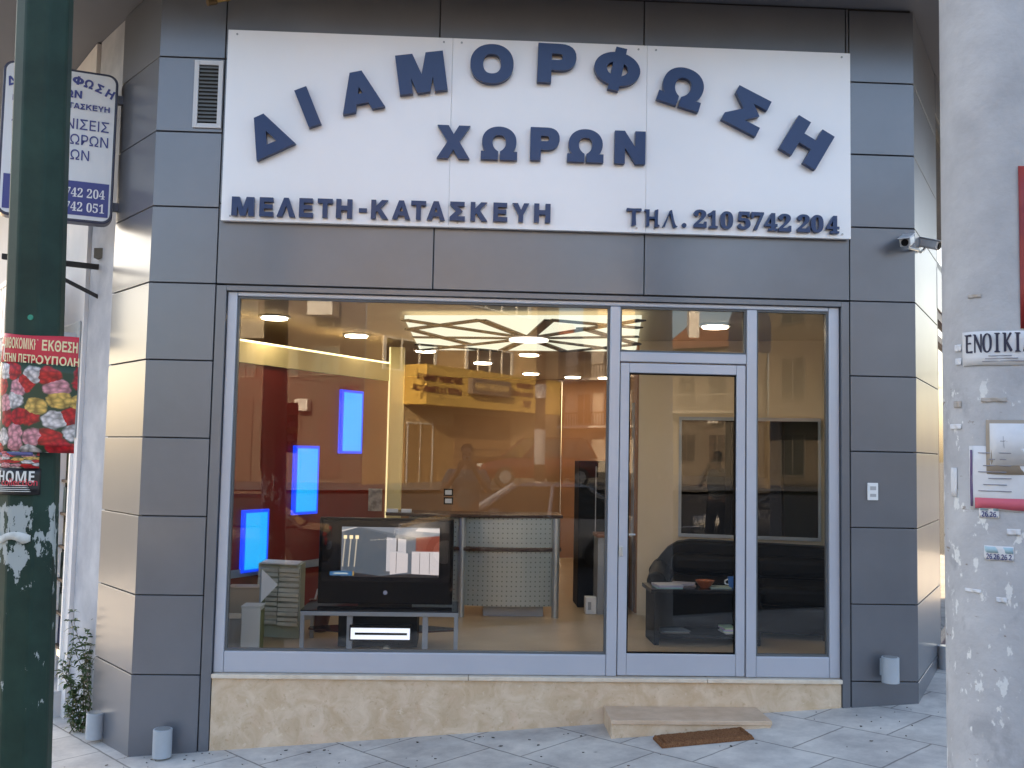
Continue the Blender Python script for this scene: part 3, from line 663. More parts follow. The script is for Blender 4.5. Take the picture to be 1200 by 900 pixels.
# television
tY = .95; s = (tY+CD)/F
TV = thing('television', (at(452, 700, tY).x, tY, .56), 'big black rear projection television showing a bathroom picture', 'television')
a, b = at(375, 606, tY), at(530, 709, tY); sa_, sb_ = at(401, 617, tY), at(514, 677, tY)
k = MB(); k.box(a.x, b.x, tY, tY+.06, b.z, a.z)
k.hexa([(a.x+.02, tY+.061, b.z+.02), (b.x-.02, tY+.061, b.z+.02), (b.x-.25, tY+.38, b.z+.05), (a.x+.25, tY+.38, b.z+.05)], [(a.x+.02, tY+.061, a.z-.02), (b.x-.02, tY+.061, a.z-.02), (b.x-.25, tY+.38, a.z-.15), (a.x+.25, tY+.38, a.z-.15)])
k.build('tv_cabinet', black, TV, bev=.008)
k = MB(); k.cyl(((a.x+b.x)/2, tY-.004, b.z+.085), ((a.x+b.x)/2, tY-.0005, b.z+.085), .016, n=18); k.build('tv_button', emit('tv_button_ring', (.5, .6, 1), .04, (.1, .1, .12)), TV)
k = MB(); k.box((a.x+b.x)/2-.2, (a.x+b.x)/2+.2, tY+.02, tY+.3, b.z-.045, b.z-.0005); k.build('tv_foot', black, TV)
k = MB(); k.box(a.x+.025, b.x-.025, tY-.004, tY-.0005, b.z+.165, a.z-.02); k.build('screen_bezel', mat('tv_gloss', (.008, .008, .01), .12), TV)
# picture on the screen (flat coloured shapes lying in the screen)
def scr(u, v, d=0.): return Vector((sa_.x+(sb_.x-sa_.x)*u, tY-.0055-d, sb_.z+(sa_.z-sb_.z)*v))
pic = {}
def shp(col, pts, d, s=.55):
    key = col
    if key not in pic: pic[key] = (MB(), s)
    pic[key][0].extr([scr(u, v, d) for u, v in pts], (0, .0008, 0))
shp((.16, .20, .27), [(0, 0), (1, 0), (1, 1), (0, 1)], .001)
shp((.30, .36, .46), [(.18, 1), (1, .72), (1, 1)], .002); shp((.30, .36, .46), [(.0, .9), (.18, 1), (.0, 1)], .002)
shp((.02, .02, .03), [(0, 0), (1, 0), (1, .10), (.52, .05), (.40, .02), (0, .12)], .0025)
shp((.10, .14, .20), [(.36, .03), (.52, .08), (.46, .86), (.18, .98), (.02, .92), (.02, .12)], .002)
shp((.32, .06, .03), [(.76, .50), (1, .50), (1, .84), (.76, .80)], .003)
shp((.78, .80, .92), [(.46, .12), (.66, .10), (.66, .76), (.46, .80)], .0035)
shp((.9, .88, .98), [(.50, .05), (.68, .10), (.68, .48), (.50, .50)], .0045); shp((.9, .88, .98), [(.72, .07), (1, .05), (1, .52), (.72, .52)], .0045)
shp((.05, .05, .07), [(.56, .08), (.565, .08), (.565, .49), (.56, .49)], .0055); shp((.05, .05, .07), [(.90, .07), (.905, .07), (.905, .5), (.90, .5)], .0055); shp((.05, .05, .07), [(.56, .52), (.575, .52), (.575, .78), (.56, .78)], .0055)
shp((.05, .05, .07), [(.80, .07), (.805, .07), (.805, .5), (.80, .5)], .0055)
for u in (.01, .07, .13): shp((.75, .70, .62), [(u, .2), (u+.012, .2), (u+.032, .78), (u+.018, .78)], .003)
for u in (.03, .09, .15): shp((1., .85, .55), [(u-.01, .76), (u+.025, .76), (u+.025, .83), (u-.01, .83)], .004, 1.)
shp((.95, .95, 1.), [(0, .9), (.15, .985), (.15, 1), (0, .93)], .003); shp((.95, .95, 1.), [(.75, .93), (1, .9), (1, .98), (.78, .99)], .003)
shp((.02, .16, .42), [(-.11, .02), (.12, .02), (.12, .11), (.04, .12), (-.11, .10)], .004); shp((.6, .75, .85), [(-.08, .05), (.08, .05), (.06, .08), (-.06, .08)], .005); shp((.5, .32, .08), [(.12, .02), (.135, .02), (.135, .11), (.12, .11)], .005)
scro = None
for col, (kk, s_) in pic.items():
    o = kk.build('screen_picture', emit('screen_colour', col, s_*.26, (.01, .01, .01)), scro or TV)
    scro = scro or o
# tv stand
a, b = at(352, 713, .72), at(537, 722, .72); zs = at(440, 719, .72).z; ly = .72
st = thing('tv_stand', ((a.x+b.x)/2, .95, FZ), 'black glass television stand with silver tube frame', 'tv stand')
k = MB(); k.box(a.x, b.x, ly, ly+.5, zs+.0105, zs+.02); k.build('stand_top', mat('black_glass', (.01, .01, .012), .06), st, bev=.002)
k = MB(); k.box(a.x, b.x, ly, ly+.03, zs-.02, zs+.01); k.box(a.x, a.x+.03, ly+.0305, ly+.5, zs-.02, zs+.01); k.box(b.x-.03, b.x, ly+.0305, ly+.5, zs-.02, zs+.01); k.build('stand_frame', grey, st, bev=.003)
for x, y in ((a.x, ly), (b.x-.03, ly), (a.x, ly+.47), (b.x-.03, ly+.47)):
    k = MB(); k.box(x, x+.03, y, y+.03, FZ, zs-.0205); k.build('leg', grey, st, bev=.003)
k = MB(); xm = (a.x+b.x)/2; k.box(xm-.30, xm+.27, ly+.06, ly+.4, FZ+.02, zs-.022); k.build('stand_core', blackm, st)
k = MB(); zsh = FZ+(zs-FZ)*.42
for xa, xb in ((a.x+.031, xm-.301), (xm+.271, b.x-.031)): k.prism([(xa, ly+.2), (xb, ly+.1), (xb, ly+.38), (xa, ly+.28)] if xa < xm-.2 else [(xa, ly+.1), (xb, ly+.2), (xb, ly+.28), (xa, ly+.38)], zsh, zsh+.012)
k.build('stand_shelf', mat('smoked_red_glass', (.05, .015, .012), .1), st)
for px in (409, 498):
    x = at(px, 740, ly).x; k = MB(); k.box(x-.02, x+.02, ly+.02, ly+.055, FZ, zs-.021); k.build('stand_post', grey, st)
# player with a bright slot
a, b = at(411, 736, .70), at(480, 750, .70)
dv = thing('disc_player', ((a.x+b.x)/2, .8, b.z), 'disc player with a bright glowing slot in the tv stand', 'disc player')
k = MB(); k.box(a.x-.01, b.x+.01, .712, .775, b.z-.012, a.z+.02); k.build('player_body', black, dv, bev=.003)
k = MB(); k.box(a.x, b.x, .706, .7115, b.z, a.z); k.build('player_front', emit('player_glow', (.66, .76, 1), .24), dv)
k = MB(); zc_ = (a.z+b.z)/2; k.box(a.x+.03, b.x-.02, .702, .7055, zc_-.008, zc_+.008); k.build('player_slot', black, dv)
p = at(452, 763, .70); k = MB(); k.cyl((p.x, .712, p.z), (p.x, .775, p.z), .028, n=20); tag(k.build('round_speaker_cap', mat('beige_disc', (.42, .35, .25), .5), loc=(p.x, .74, p.z-.028), smooth=True), 'round beige cap low on the tv stand centre', 'speaker cap')
# sample rack
a, b = at(303, 663, 1.25), at(352, 738, 1.25)
sr = thing('sample_rack', ((a.x+b.x)/2, 1.3, FZ), 'tall pale rack of stacked flooring samples before the red wall', 'display rack')
pgreen = mat('pale_green_paint', (.42, .46, .36), .6)
k = MB(); H_ = a.z-FZ
k.hexa([(a.x, 1.25, FZ), (b.x, 1.18, FZ), (b.x, 1.4, FZ), (a.x, 1.47, FZ)], [(a.x, 1.25, a.z+.02), (b.x, 1.18, a.z+.02), (b.x, 1.4, a.z+.02), (a.x, 1.47, a.z+.02)]); k.build('rack_body', pgreen, sr)
k = MB()
for i in range(12):
    z = FZ+.10+(H_-.1)*i/12; j1, j2 = random.uniform(0, .02), random.uniform(0, .03)
    for u0, u1, j in ((.02, .49, j1), (.51, .98, j2)):
        xa, xb = a.x+(b.x-a.x)*u0, a.x+(b.x-a.x)*u1; ya, yb_ = 1.25-.07*u0, 1.25-.07*u1; t_ = (H_-.1)/12*.68; dz = random.uniform(-.006, .006)
        k.hexa([(xa, ya-.03-j, z+dz), (xb, yb_-.03-j, z+dz), (xb, yb_-.002, z+dz+.012), (xa, ya-.002, z+dz+.012)], [(xa, ya-.03-j, z+t_+dz), (xb, yb_-.03-j, z+t_+dz), (xb, yb_-.002, z+t_+dz+.012), (xa, ya-.002, z+t_+dz+.012)])
k.build('sample_board', mat('sample_board_paint', (.58, .56, .46), .6, var=.12, scale=9), sr)
k = MB(); k.hexa([(a.x+.03, 1.2, a.z+.021), (b.x-.02, 1.14, a.z+.021), (b.x-.02, 1.36, a.z+.021), (a.x+.03, 1.4, a.z+.021)], [(a.x+.03, 1.2, a.z+.035), (b.x-.02, 1.14, a.z+.03), (b.x-.02, 1.36, a.z+.03), (a.x+.03, 1.4, a.z+.035)]); k.build('rack_top', white, sr)
# boxes at far left
def carton(name, x0, x1, y0, y1, z0, z1, m, label, extra=None):
    t = thing(name, ((x0+x1)/2, (y0+y1)/2, z0), label, 'box'); k = MB(); k.box(x0, x1, y0, y1, z0, z1); k.build('box_body', m, t, bev=.004)
    k = MB(); k.box(x1+.0005, x1+.004, y0+.02, y1-.02, z0+.02, z1-.02); k.build('box_side', extra or mat('olive_edge', (.13, .14, .05), .5), t)
    k = MB(); k.box(x0-.004, x1+.006, y0-.004, y1+.004, z1+.0005, z1+.012); k.build('box_lid', m, t, bev=.003); return t
wbox = mat('grey_white_card', (.55, .56, .53), .6); 
a, b = at(283, 712, .45), at(303, 765, .45); carton('narrow_box', a.x, b.x, .45, .6, FZ, a.z, wbox, 'tall narrow white box with green side against the window')
a, b = at(266, 728, .62), at(286, 760, .62); carton('white_carton', a.x-.1, b.x, .68, .9, FZ, a.z, wbox, 'low white carton behind the narrow box')
a, b = at(262, 692, .85), at(300, 760, .85); carton('tan_carton', a.x, b.x, .95, 1.12, FZ, a.z, mat('tan_card', (.42, .33, .24), .7), 'tan carton at left edge behind the white boxes')
p = at(304, 690, .8); k = MB(); k.prism([(p.x, .8), (p.x+.01, .8), (p.x+.01, .82), (p.x, .82)], FZ, p.z+.15); pn = thing('pennant_stand', (p.x, .81, FZ), 'small white pennant on a thin post before the sample rack', 'pennant'); k.build('pennant_post', grey, pn)
k = MB(); k.extr([(p.x+.011, .81, p.z+.14), (p.x+.13, .81, p.z+.03), (p.x+.011, .81, p.z-.1)], (0, .004, 0)); k.build('pennant_flag', white, pn)
# cable adaptor pot behind the stand
p = at(376, 725, 1.5); pot = thing('clay_pot', (p.x, 1.5, FZ), 'dark red pot on the floor beside the sample rack', 'pot')
k = MB(); k.rings([[(p.x+r*math.cos(j*math.pi/8), 1.5+r*math.sin(j*math.pi/8), FZ+z) for j in range(16)] for r, z in ((.05, 0), (.075, .12), (.07, .22), (.1, .25))]); k.build('pot_body', mat('dark_clay', (.10, .03, .02), .5), pot, smooth=True)
k = MB(); k.tube([(p.x-.05, 1.5, FZ+.25), (p.x-.03, 1.5, FZ+.33), (p.x+.03, 1.5, FZ+.33), (p.x+.05, 1.5, FZ+.25)], .008); k.build('pot_handle', white, pot)
# sofa
def W2(s_, t_, z): p = A0+wd*s_+Vector((wd.y, -wd.x))*t_; return Vector((p.x, p.y, z))      # s along wall, t out from the wall
sof = thing('black_sofa', W2(.9, .4, FZ), 'long black leather sofa with rolled end under the dark window', 'sofa')
so_l, so_r = .12, 1.66
def wbx(k, s0_, s1_, t0_, t1_, z0, z1): k.hexa([W2(s0_, t0_, z0), W2(s1_, t0_, z0), W2(s1_, t1_, z0), W2(s0_, t1_, z0)], [W2(s0_, t0_, z1), W2(s1_, t0_, z1), W2(s1_, t1_, z1), W2(s0_, t1_, z1)])
k = MB(); wbx(k, so_l+.12, so_r, .08, .88, FZ+.04, FZ+.26); k.build('sofa_base', leather, sof, bev=.03, seg=3)
for i in range(2):
    a_, b_ = so_l+.2+i*.72, so_l+.2+(i+1)*.72-.01
    k = MB(); wbx(k, a_, b_, .3, .9, FZ+.265, FZ+.42); k.build('seat_cushion', leather, sof, bev=.055, seg=4, smooth=True)
    k = MB(); wbx(k, a_, b_, .10, .36, FZ+.425, FZ+.60); k.build('back_cushion', leather, sof, bev=.06, seg=4, smooth=True)
k = MB()       # backrest with sloping scrolled end
prof = [(so_l+.0, .40), (so_l+.0, .46), (so_l+.05, .50), (so_l+.10, .57), (so_l+.16, .64), (so_l+.24, .69), (so_l+.36, .71), (so_l+.8, .705), (so_r, .69), (so_r, .1), (so_l+.15, .1), (so_l+.12, .38)]
k.extr([W2(u, .06, FZ+v) for u, v in prof], W2(0, .22, 0)-W2(0, 0, 0)); k.build('backrest', leather, sof, bev=.05, seg=4, smooth=True)
k = MB(); ctr_ = [(t_, .46) for t_ in (.08, .84)]
k.cyl(W2(so_l+.1, .1, FZ+.45), W2(so_l+.1, .86, FZ+.41), .085, .08, 20); wbx(k, so_l+.06, so_l+.19, .1, .84, FZ+.05, FZ+.42); k.build('armrest', leather, sof, bev=.02, smooth=True)
for u, v in ((so_l+.2, .12), (so_r-.1, .12), (so_l+.2, .82), (so_r-.1, .82)):
    k = MB(); wbx(k, u-.025, u+.025, v-.025, v+.025, FZ, FZ+.0395); k.build('leg', black, sof)
# coffee table
a, b = at(763, 690, 1.05), at(882, 690, 1.05); ct = thing('coffee_table', ((a.x+b.x)/2, 1.25, FZ), 'low black coffee table with bottom shelf before the sofa', 'coffee table')
tz = at(800, 691, 1.05).z; y0, y1 = 1.05, 1.45
k = MB(); k.box(a.x, b.x+.1, y0, y1, tz-.03, tz); k.build('table_top', mat('black_lacquer', (.007, .007, .008), .16, 0, .2), ct, bev=.004)
k = MB(); k.box(a.x+.03, b.x+.07, y0+.02, y1-.02, FZ+.05, FZ+.08); k.build('table_shelf', blackm, ct, bev=.003)
for x in (a.x+.03, b.x+.03):
    k = MB(); k.box(x, x+.04, y0+.02, y1-.02, FZ+.0805, tz-.031); k.build('side_panel', blackm, ct)
for x in (a.x+.03, b.x+.03):
    k = MB(); k.box(x, x+.04, y0+.02, y1-.02, FZ, FZ+.0495); k.build('leg', blackm, ct)
k = MB(); k.box(a.x+.071, b.x+.029, y1-.06, y1-.021, FZ+.081, tz-.031); k.build('back_panel', blackm, ct)
k = MB()
mags = []
def mag(px, py, Yd, z, wx, wy, n_, col, label, r_=0):
    p = at(px, py, Yd); t = thing('magazine_stack', (p.x, Yd, z), label, 'magazines')
    for i in range(n_):
        k = MB(); a_ = rad(r_+random.uniform(-6, 6)); c_, s_ = math.cos(a_), math.sin(a_)
        q = [(p.x+x*c_-y*s_, Yd+x*s_+y*c_) for x, y in ((-wx, -wy), (wx, -wy), (wx, wy), (-wx, wy))]; k.prism(q, z+.001+i*.009, z+.009+i*.009); k.build('magazine', mat('cover', tuple(c*random.uniform(.7, 1.2) for c in col), .35), t)
mag(782, 686, 1.18, tz, .10, .09, 3, (.42, .44, .46), 'grey magazines fanned on left end of the coffee table', 8)
mag(801, 684, 1.32, tz, .09, .08, 2, (.5, .48, .42), 'pale open magazine behind the grey ones on the coffee table', -12)
mag(843, 688, 1.2, tz, .08, .07, 1, (.40, .38, .33), 'single thin magazine between the bowl and the blue cup', -6)
mag(789, 742, 1.2, FZ+.08, .11, .08, 2, (.20, .21, .22), 'dark magazines on the lower shelf, left side', 5)
mag(853, 742, 1.2, FZ+.08, .05, .09, 5, (.66, .68, .66), 'neat stack of white brochures on the lower shelf', 0)
p = at(826, 688, 1.2); bw = thing('orange_bowl', (p.x, 1.2, tz), 'small orange brown bowl on the coffee table', 'bowl')
k = MB()
k.rings([[(p.x+r*math.cos(j*math.pi/12), 1.2+r*math.sin(j*math.pi/12), tz+z) for j in range(24)] for r, z in ((.035, .001), (.065, .035), (.075, .055), (.065, .052), (.03, .02))]); k.build('bowl_body', mat('orange_ceramic', (.35, .09, .03), .35), bw, smooth=True)
k = MB(); 
for q in range(5): k.cyl((p.x+.03*math.cos(q*1.3), 1.2+.03*math.sin(q*1.3), tz+.03), (p.x+.03*math.cos(q*1.3), 1.2+.03*math.sin(q*1.3), tz+.055), .014, n=10)
k.build('bowl_content', mat('sweets', (.42, .16, .08), .5), bw)
p = at(858, 684, 1.2); cu = thing('blue_cup', (p.x, 1.2, tz), 'blue cup at right end of the coffee table', 'cup')
k = MB(); k.rings([[(p.x+r*math.cos(j*math.pi/10), 1.2+r*math.sin(j*math.pi/10), tz+z) for j in range(20)] for r, z in ((.026, .001), (.036, .085), (.031, .085), (.024, .012))]); k.build('cup_body', mat('blue_glaze', (.05, .16, .42), .3), cu, smooth=True)
k = MB(); k.tube([(p.x-.03, 1.2, tz+.025), (p.x-.055, 1.2, tz+.03), (p.x-.058, 1.2, tz+.055), (p.x-.033, 1.2, tz+.065)], .005); k.build('cup_handle', white, cu)
# floor mat inside
p0, p1 = cpt(737, 768, FZ), cpt(800, 757, FZ)
tag(MB().prism([(p0.x-.05, .35), (p1.x+.05, .35), (p1.x-.0, .72), (p0.x-.05, .72)], FZ+.001, FZ+.014).build('entrance_mat', mat('dark_carpet', (.035, .032, .03), .95, bump=.6, bscale=200), loc=((p0.x+p1.x)/2, .5, FZ), bev=.004), 'dark carpet mat on the tiled floor inside the door', 'mat')

# ================================================================== PROJECTING SIGN ON THE LEFT
c = [at(6, 70, .30), at(139, 98, .55), at(131, 266, .55), at(3, 249, .30)]
pu = (c[1]-c[0]); pu.z = 0; Wd = pu.length; pu.normalize()
zt_ = (c[0].z+c[1].z)/2+.01; zb_ = (c[2].z+c[3].z)/2-.01; O = Vector((c[0].x, c[0].y, 0)); Hh = zt_-zb_; pn_ = Vector((pu.y, -pu.x, 0))
ps = thing('projecting_sign', (O.x+pu.x*Wd/2, O.y+pu.y*Wd/2, zb_), 'white and blue projecting sign half hidden behind the green pole', 'sign')
def rrect(u0, u1, v0, v1, r, n=6):
    pts = []
    for cx_, cy_, a0 in ((u1-r, v0+r, -90), (u1-r, v1-r, 0), (u0+r, v1-r, 90), (u0+r, v0+r, 180)):
        for i in range(n+1): a_ = rad(a0+90*i/n); pts.append((cx_+r*math.cos(a_), cy_+r*math.sin(a_)))
    return pts
def PS(u, v, n_=0.): return O+pu*u+Vector((0, 0, zb_+v))+pn_*n_
signblue = mat('sign_blue', (.02, .03, .21), .35)
k = MB(); k.extr([PS(u, v, -.06) for u, v in rrect(0, Wd, 0, Hh, .07)], pn_*.12); k.build('sign_case', mat('dark_blue_case', (.012, .015, .05), .35), ps, bev=.006)
k = MB(); k.extr([PS(u, v, .0605) for u, v in rrect(.018, Wd-.018, .018, Hh-.018, .055)], pn_*.004); k.build('sign_face', mat('sign_white', (.72, .73, .76), .4), ps)
k = MB(); k.extr([PS(u, v, .065) for u, v in ((.035, .045), (Wd-.03, .045), (Wd-.03, .285), (.035, .285))], pn_*.003); k.build('sign_band', signblue, ps)
def pst(t_, u, v, h, m, **kw):
    bm = text_bm(t_, h, .003, **kw); lettering('sign_lettering', bm, m, ps, PS(u, v, .0685), pu, Z)
m_ = Wd/2
arcw = 'ΔΙΑΜΟΡΦΩΣΗ'
for i, ch in enumerate(arcw):
    a_ = (i-4.5)/4.5; bm = text_bm(ch, .062, .003, .012); lettering('sign_lettering', bm, signblue, ps, PS(m_+a_*.315, Hh-.07-.075*a_*a_, .066), pu, Z, rad(-24*a_))
pst('ΧΩΡΩΝ', Wd-.235-.14, Hh-.178, .056, signblue, off=.008, width=.28)
pst('ΜΕΛΕΤΗ-ΚΑΤΑΣΚΕΥΗ', Wd-.05-.31, Hh-.262, .040, signblue, width=.62)
for t_, v, x1_, w_ in (('ΑΝΑΚΑΙΝΙΣΕΙΣ', Hh-.39, Wd-.05, .62), ('ΧΩΡΩΝ', Hh-.50, Wd-.05, .31), ('ΟΙΚΙΩΝ', Hh-.61, Wd-.17, .29)):
    bm = text_bm(t_, .074, .003, .004, b=False, width=w_); lettering('sign_lettering', bm, signblue, ps, PS(x1_-w_/2, v, .066), pu, Z)
wpm = mat('white_print', (.75, .75, .78), .5)
for t_, v in (('210 5742 204', .205), ('210 5742 051', .105)): pst(t_, Wd-.055-.22, v, .066, wpm, sans=False, width=.44)
bkm = mat('bracket_navy', (.02, .02, .05), .4)
for v in (.14, Hh-.16):
    k = MB(); k.hexa([PS(Wd+.001, v-.03, -.02), PS(Wd+.12, v-.03, -.02), PS(Wd+.12, v-.03, .02), PS(Wd+.001, v-.03, .02)], [PS(Wd+.001, v+.03, -.02), PS(Wd+.12, v+.03, -.02), PS(Wd+.12, v+.03, .02), PS(Wd+.001, v+.03, .02)]); k.build('sign_bracket', bkm, ps)
# old bracket arm
p = at(122, 302, .95); ba = thing('bracket_arm', (p.x, .95, p.z), 'rusty black bracket arm on the grey pier under the projecting sign', 'bracket')
dk = mat('rusty_black_steel', (.03, .026, .026), .6, var=.2, scale=20)
k = MB(); q1, q2 = at(118, 313, .95), at(2, 300, .45); k.hexa([q1+Vector(v) for v in ((0, 0, -.02), (0, .03, -.02), (0, .03, .02), (0, 0, .02))], [q2+Vector(v) for v in ((0, 0, -.02), (0, .03, -.02), (0, .03, .02), (0, 0, .02))])
q1, q2 = at(119, 350, .95), at(45, 312, .64); k.hexa([q1+Vector(v) for v in ((0, 0, -.016), (0, .03, -.016), (0, .03, .016), (0, 0, .016))], [q2+Vector(v) for v in ((0, 0, -.016), (0, .03, -.016), (0, .03, .016), (0, 0, .016))]); k.build('bracket_bars', dk, ba)
p = at(120, 298, .92); k = MB(); k.box(p.x-.05, p.x+.05, .88, .98, p.z-.035, p.z+.04); k.build('junction_box', mat('box_olive', (.12, .115, .10), .6), ba, bev=.004)

# ================================================================== NEIGHBOUR ON THE LEFT
ND = Vector((-.55, .835)).normalized(); N0 = Vector((L2.x-.005, L2.y+.005)); N1 = N0+ND*9
nb = thing('neighbour_building', (N0.x+ND.x*4, N0.y+ND.y*4, -.7), 'pale neighbouring building with a small shop doorway left of the pier', 'building')
def nf(m_): return m_/9.0
k = MB(); k.slab(N1, N0, 1.9, 4.62, -.002, -.25); k.build('wall', offwhite, nb)
k = MB(); k.slab(N1, N0, -.8, 1.899, -.002, -.25, 0, 1-nf(2.6)); k.slab(N1, N0, -.8, 1.899, -.002, -.25, 1-nf(.12), 1); k.build('wall', offwhite, nb)
k = MB(); k.slab(N1, N0, 1.55, 2.45, .02, -.0, 1-nf(2.6), 1-nf(.05)); k.build('lintel_panel', mat('lintel_grey', (.42, .45, .46), .6), nb, bev=.01)
k = MB(); k.slab(N1, N0, -.35, 1.55, .02, -.06, 1-nf(.16), 1-nf(.12)); k.slab(N1, N0, -.35, 1.55, .02, -.06, 1-nf(.66), 1-nf(.61)); k.build('door_frame', white, nb)
k = MB(); k.slab(N1, N0, -.8, -.35, .12, -.26, 1-nf(2.6), 1-nf(.12)); k.build('doorstep', concrete, nb, bev=.01)
k = MB(); k.slab(N1, N0, -.35, 2.0, -.42, -.5, 1-nf(2.7), 1-nf(.02)); k.slab(N1, N0, -.35, 2.0, -.251, -.4195, 1-nf(.1), 1-nf(.02)); k.slab(N1, N0, -.35, 2.0, -.02, -.4195, 1-nf(2.7), 1-nf(2.62)); k.build('shop_back', mat('olive_back', (.06, .065, .03), .8), nb)
for i in range(6):
    z = -.1+i*.26; k = MB(); k.slab(N1, N0, z, z+.02, -.03, -.4, 1-nf(2.5), 1-nf(.35)); sh = k.build('shop_shelf', mat('shelf_dark', (.10, .06, .035), .6), nb)
    if i < 5:
        k = MB()
        for j in range(14):
            u = .38+j*.11; h = random.uniform(.08, .2); k.slab(N1, N0, z+.021, z+.021+h, -.04-random.random()*.03, -.3, 1-nf(u+.08), 1-nf(u))
        k.build('goods', mat('goods_colour', random.choice([(.22, .05, .04), (.05, .07, .06), (.26, .22, .14), (.05, .06, .12)]), .5, var=.6, scale=11), sh)
# balcony with slatted railing
k = MB(); k.slab(N1, N0, 2.28, 2.36, .35, 0, 1-nf(3.2), 1-nf(.12)); bal = k.build('balcony', mat('balcony_slab', (.5, .5, .52), .7), nb)
k = MB(); k.slab(N1, N0, 2.84, 2.88, .35, .31, 1-nf(3.2), 1-nf(.12)); k.slab(N1, N0, 2.40, 2.43, .345, .315, 1-nf(3.2), 1-nf(.12)); k.build('handrail', white, bal)
k = MB()
for i in range(26):
    u = .14+i*.118; k.slab(N1, N0, 2.431, 2.839, .34, .325, 1-nf(u+.085), 1-nf(u))
k.build('railing_slats', white, bal)

# grit and scraps on the paving
k = MB()
for _ in range(150):
    x, y = random.uniform(-2.6, 3.6), -abs(random.gauss(0, .45))-.03
    if .85 < x < 2.2 and y > -.62: continue
    a_, q_ = random.uniform(0, 6.28), random.choice([.004, .005, .006, .008, .014]); z = g(x, y)+.0025
    c_, s_ = math.cos(a_)*q_, math.sin(a_)*q_
    k.extr([(x+c_, y+s_, z), (x-s_*.6, y+c_*.6, z), (x-c_, y-s_, z), (x+s_*.6, y-c_*.6, z)], (0, 0, random.uniform(.0015, .004)))
tag(k.build('street_grit', mat('grit', (.10, .085, .07), .9, var=.5, scale=2)), 'scattered grit and tiny leaf scraps on the pavement', 'litter', kind='stuff')
# plant at the pier foot
leafm = mat('plant_leaf', (.045, .085, .03), .6, col2=(.085, .13, .045), scale=30)
pb = at(96, 852, .75); pl = thing('climbing_weed', (pb.x, .75, g(pb.x, .75)), 'leafy green weed growing up beside the grey pier', 'plant')
wsm = mat('weed_stem', (.10, .09, .04), .7)
k = MB()
for sN in range(11):
    ks = MB()
    bx_, by_ = pb.x+random.uniform(-.07, .08), .72+random.uniform(-.08, .08); z = g(bx_, by_); hgt = random.uniform(.35, .95); prev = Vector((bx_, by_, z)); lean = Vector((random.uniform(-.12, .08), random.uniform(-.1, .05), 0))
    ns = 14
    for i in range(1, ns+1):
        f = i/ns; q = Vector((bx_, by_, z))+lean*f+Vector((.02*math.sin(f*9+sN), .02*math.cos(f*7+sN), hgt*f)); ks.cyl(prev, q, .004*(1-f*.6), n=5); 
        for _ in range(5):
            a_ = random.uniform(0, 6.28); d = Vector((math.cos(a_), math.sin(a_), random.uniform(-.3, .5))).normalized(); L_ = random.uniform(.035, .075); sd_ = d.cross(Vector(Z)).normalized()*L_*.17
            mid = q+d*L_*.5+Vector((0, 0, .006)); k.poly([q, mid-sd_, q+d*L_-Vector((0, 0, .012)), mid+sd_])
        prev = q
    ks.build('stem', wsm, pl)
k.build('leaves', leafm, pl)

# ================================================================== STREET POLES
# green hexagonal pole (slight lean)
def pole_axis(pxa, pya, pxb, pyb, Y): return at(pxa, pya, Y), at(pxb, pyb, Y)
gY = -2.49
a, b = at(53.5, 0, gY), at(24, 900, gY); dd = (a-b)/(a.z-b.z)
gz = g(b.x, gY); base = b+dd*(gz-b.z); top = b+dd*(7.5-b.z)
gp = thing('green_pole', base, 'dark green faceted street pole with a torn flower show poster', 'pole')
def green_mat():
    m = mat('pole_green_paint', (.016, .042, .032), .55, 0, .25, var=.25, scale=5)
    N, L = m.node_tree.nodes, m.node_tree.links; b = N['Principled BSDF']; src = b.inputs['Base Color'].links[0].from_socket
    tc = N.new('ShaderNodeTexCoord'); sp = N.new('ShaderNodeSeparateXYZ'); L.new(tc.outputs['Object'], sp.inputs[0])
    n = N.new('ShaderNodeTexNoise'); n.inputs['Scale'].default_value = 13; n.inputs['Detail'].default_value = 8; n.inputs['Roughness'].default_value = .65
    mp = N.new('ShaderNodeMapping'); mp.inputs['Scale'].default_value = (1.6, 1.6, .8); L.new(tc.outputs['Object'], mp.inputs[0]); L.new(mp.outputs[0], n.inputs['Vector'])
    band = N.new('ShaderNodeMapRange'); band.inputs[1].default_value = 1.32; band.inputs[2].default_value = 1.55; band.inputs[3].default_value = 0; band.inputs[4].default_value = .16; L.new(sp.outputs[2], band.inputs[0])
    top_ = N.new('ShaderNodeMapRange'); top_.inputs[1].default_value = 1.70; top_.inputs[2].default_value = 1.80; top_.inputs[3].default_value = 0; top_.inputs[4].default_value = .5; L.new(sp.outputs[2], top_.inputs[0])
    s_ = N.new('ShaderNodeMath'); s_.operation = 'ADD'; L.new(n.outputs['Fac'], s_.inputs[0]); L.new(band.outputs[0], s_.inputs[1])
    s2 = N.new('ShaderNodeMath'); s2.operation = 'SUBTRACT'; L.new(s_.outputs[0], s2.inputs[0]); L.new(top_.outputs[0], s2.inputs[1])
    r = N.new('ShaderNodeMapRange'); r.inputs[1].default_value = .645; r.inputs[2].default_value = .665; L.new(s2.outputs[0], r.inputs[0])
    mx = N.new('ShaderNodeMix'); mx.data_type = 'RGBA'; L.new(r.outputs[0], mx.inputs[0]); L.new(src, mx.inputs[6]); mx.inputs[7].default_value = (.40, .43, .42, 1); L.new(mx.outputs[2], b.inputs['Base Color'])
    r2 = N.new('ShaderNodeMapRange'); r2.inputs[3].default_value = .55; r2.inputs[4].default_value = .85; L.new(r.outputs[0], r2.inputs[0]); L.new(r2.outputs[0], b.inputs['Roughness'])
    return m
GRr = .1125
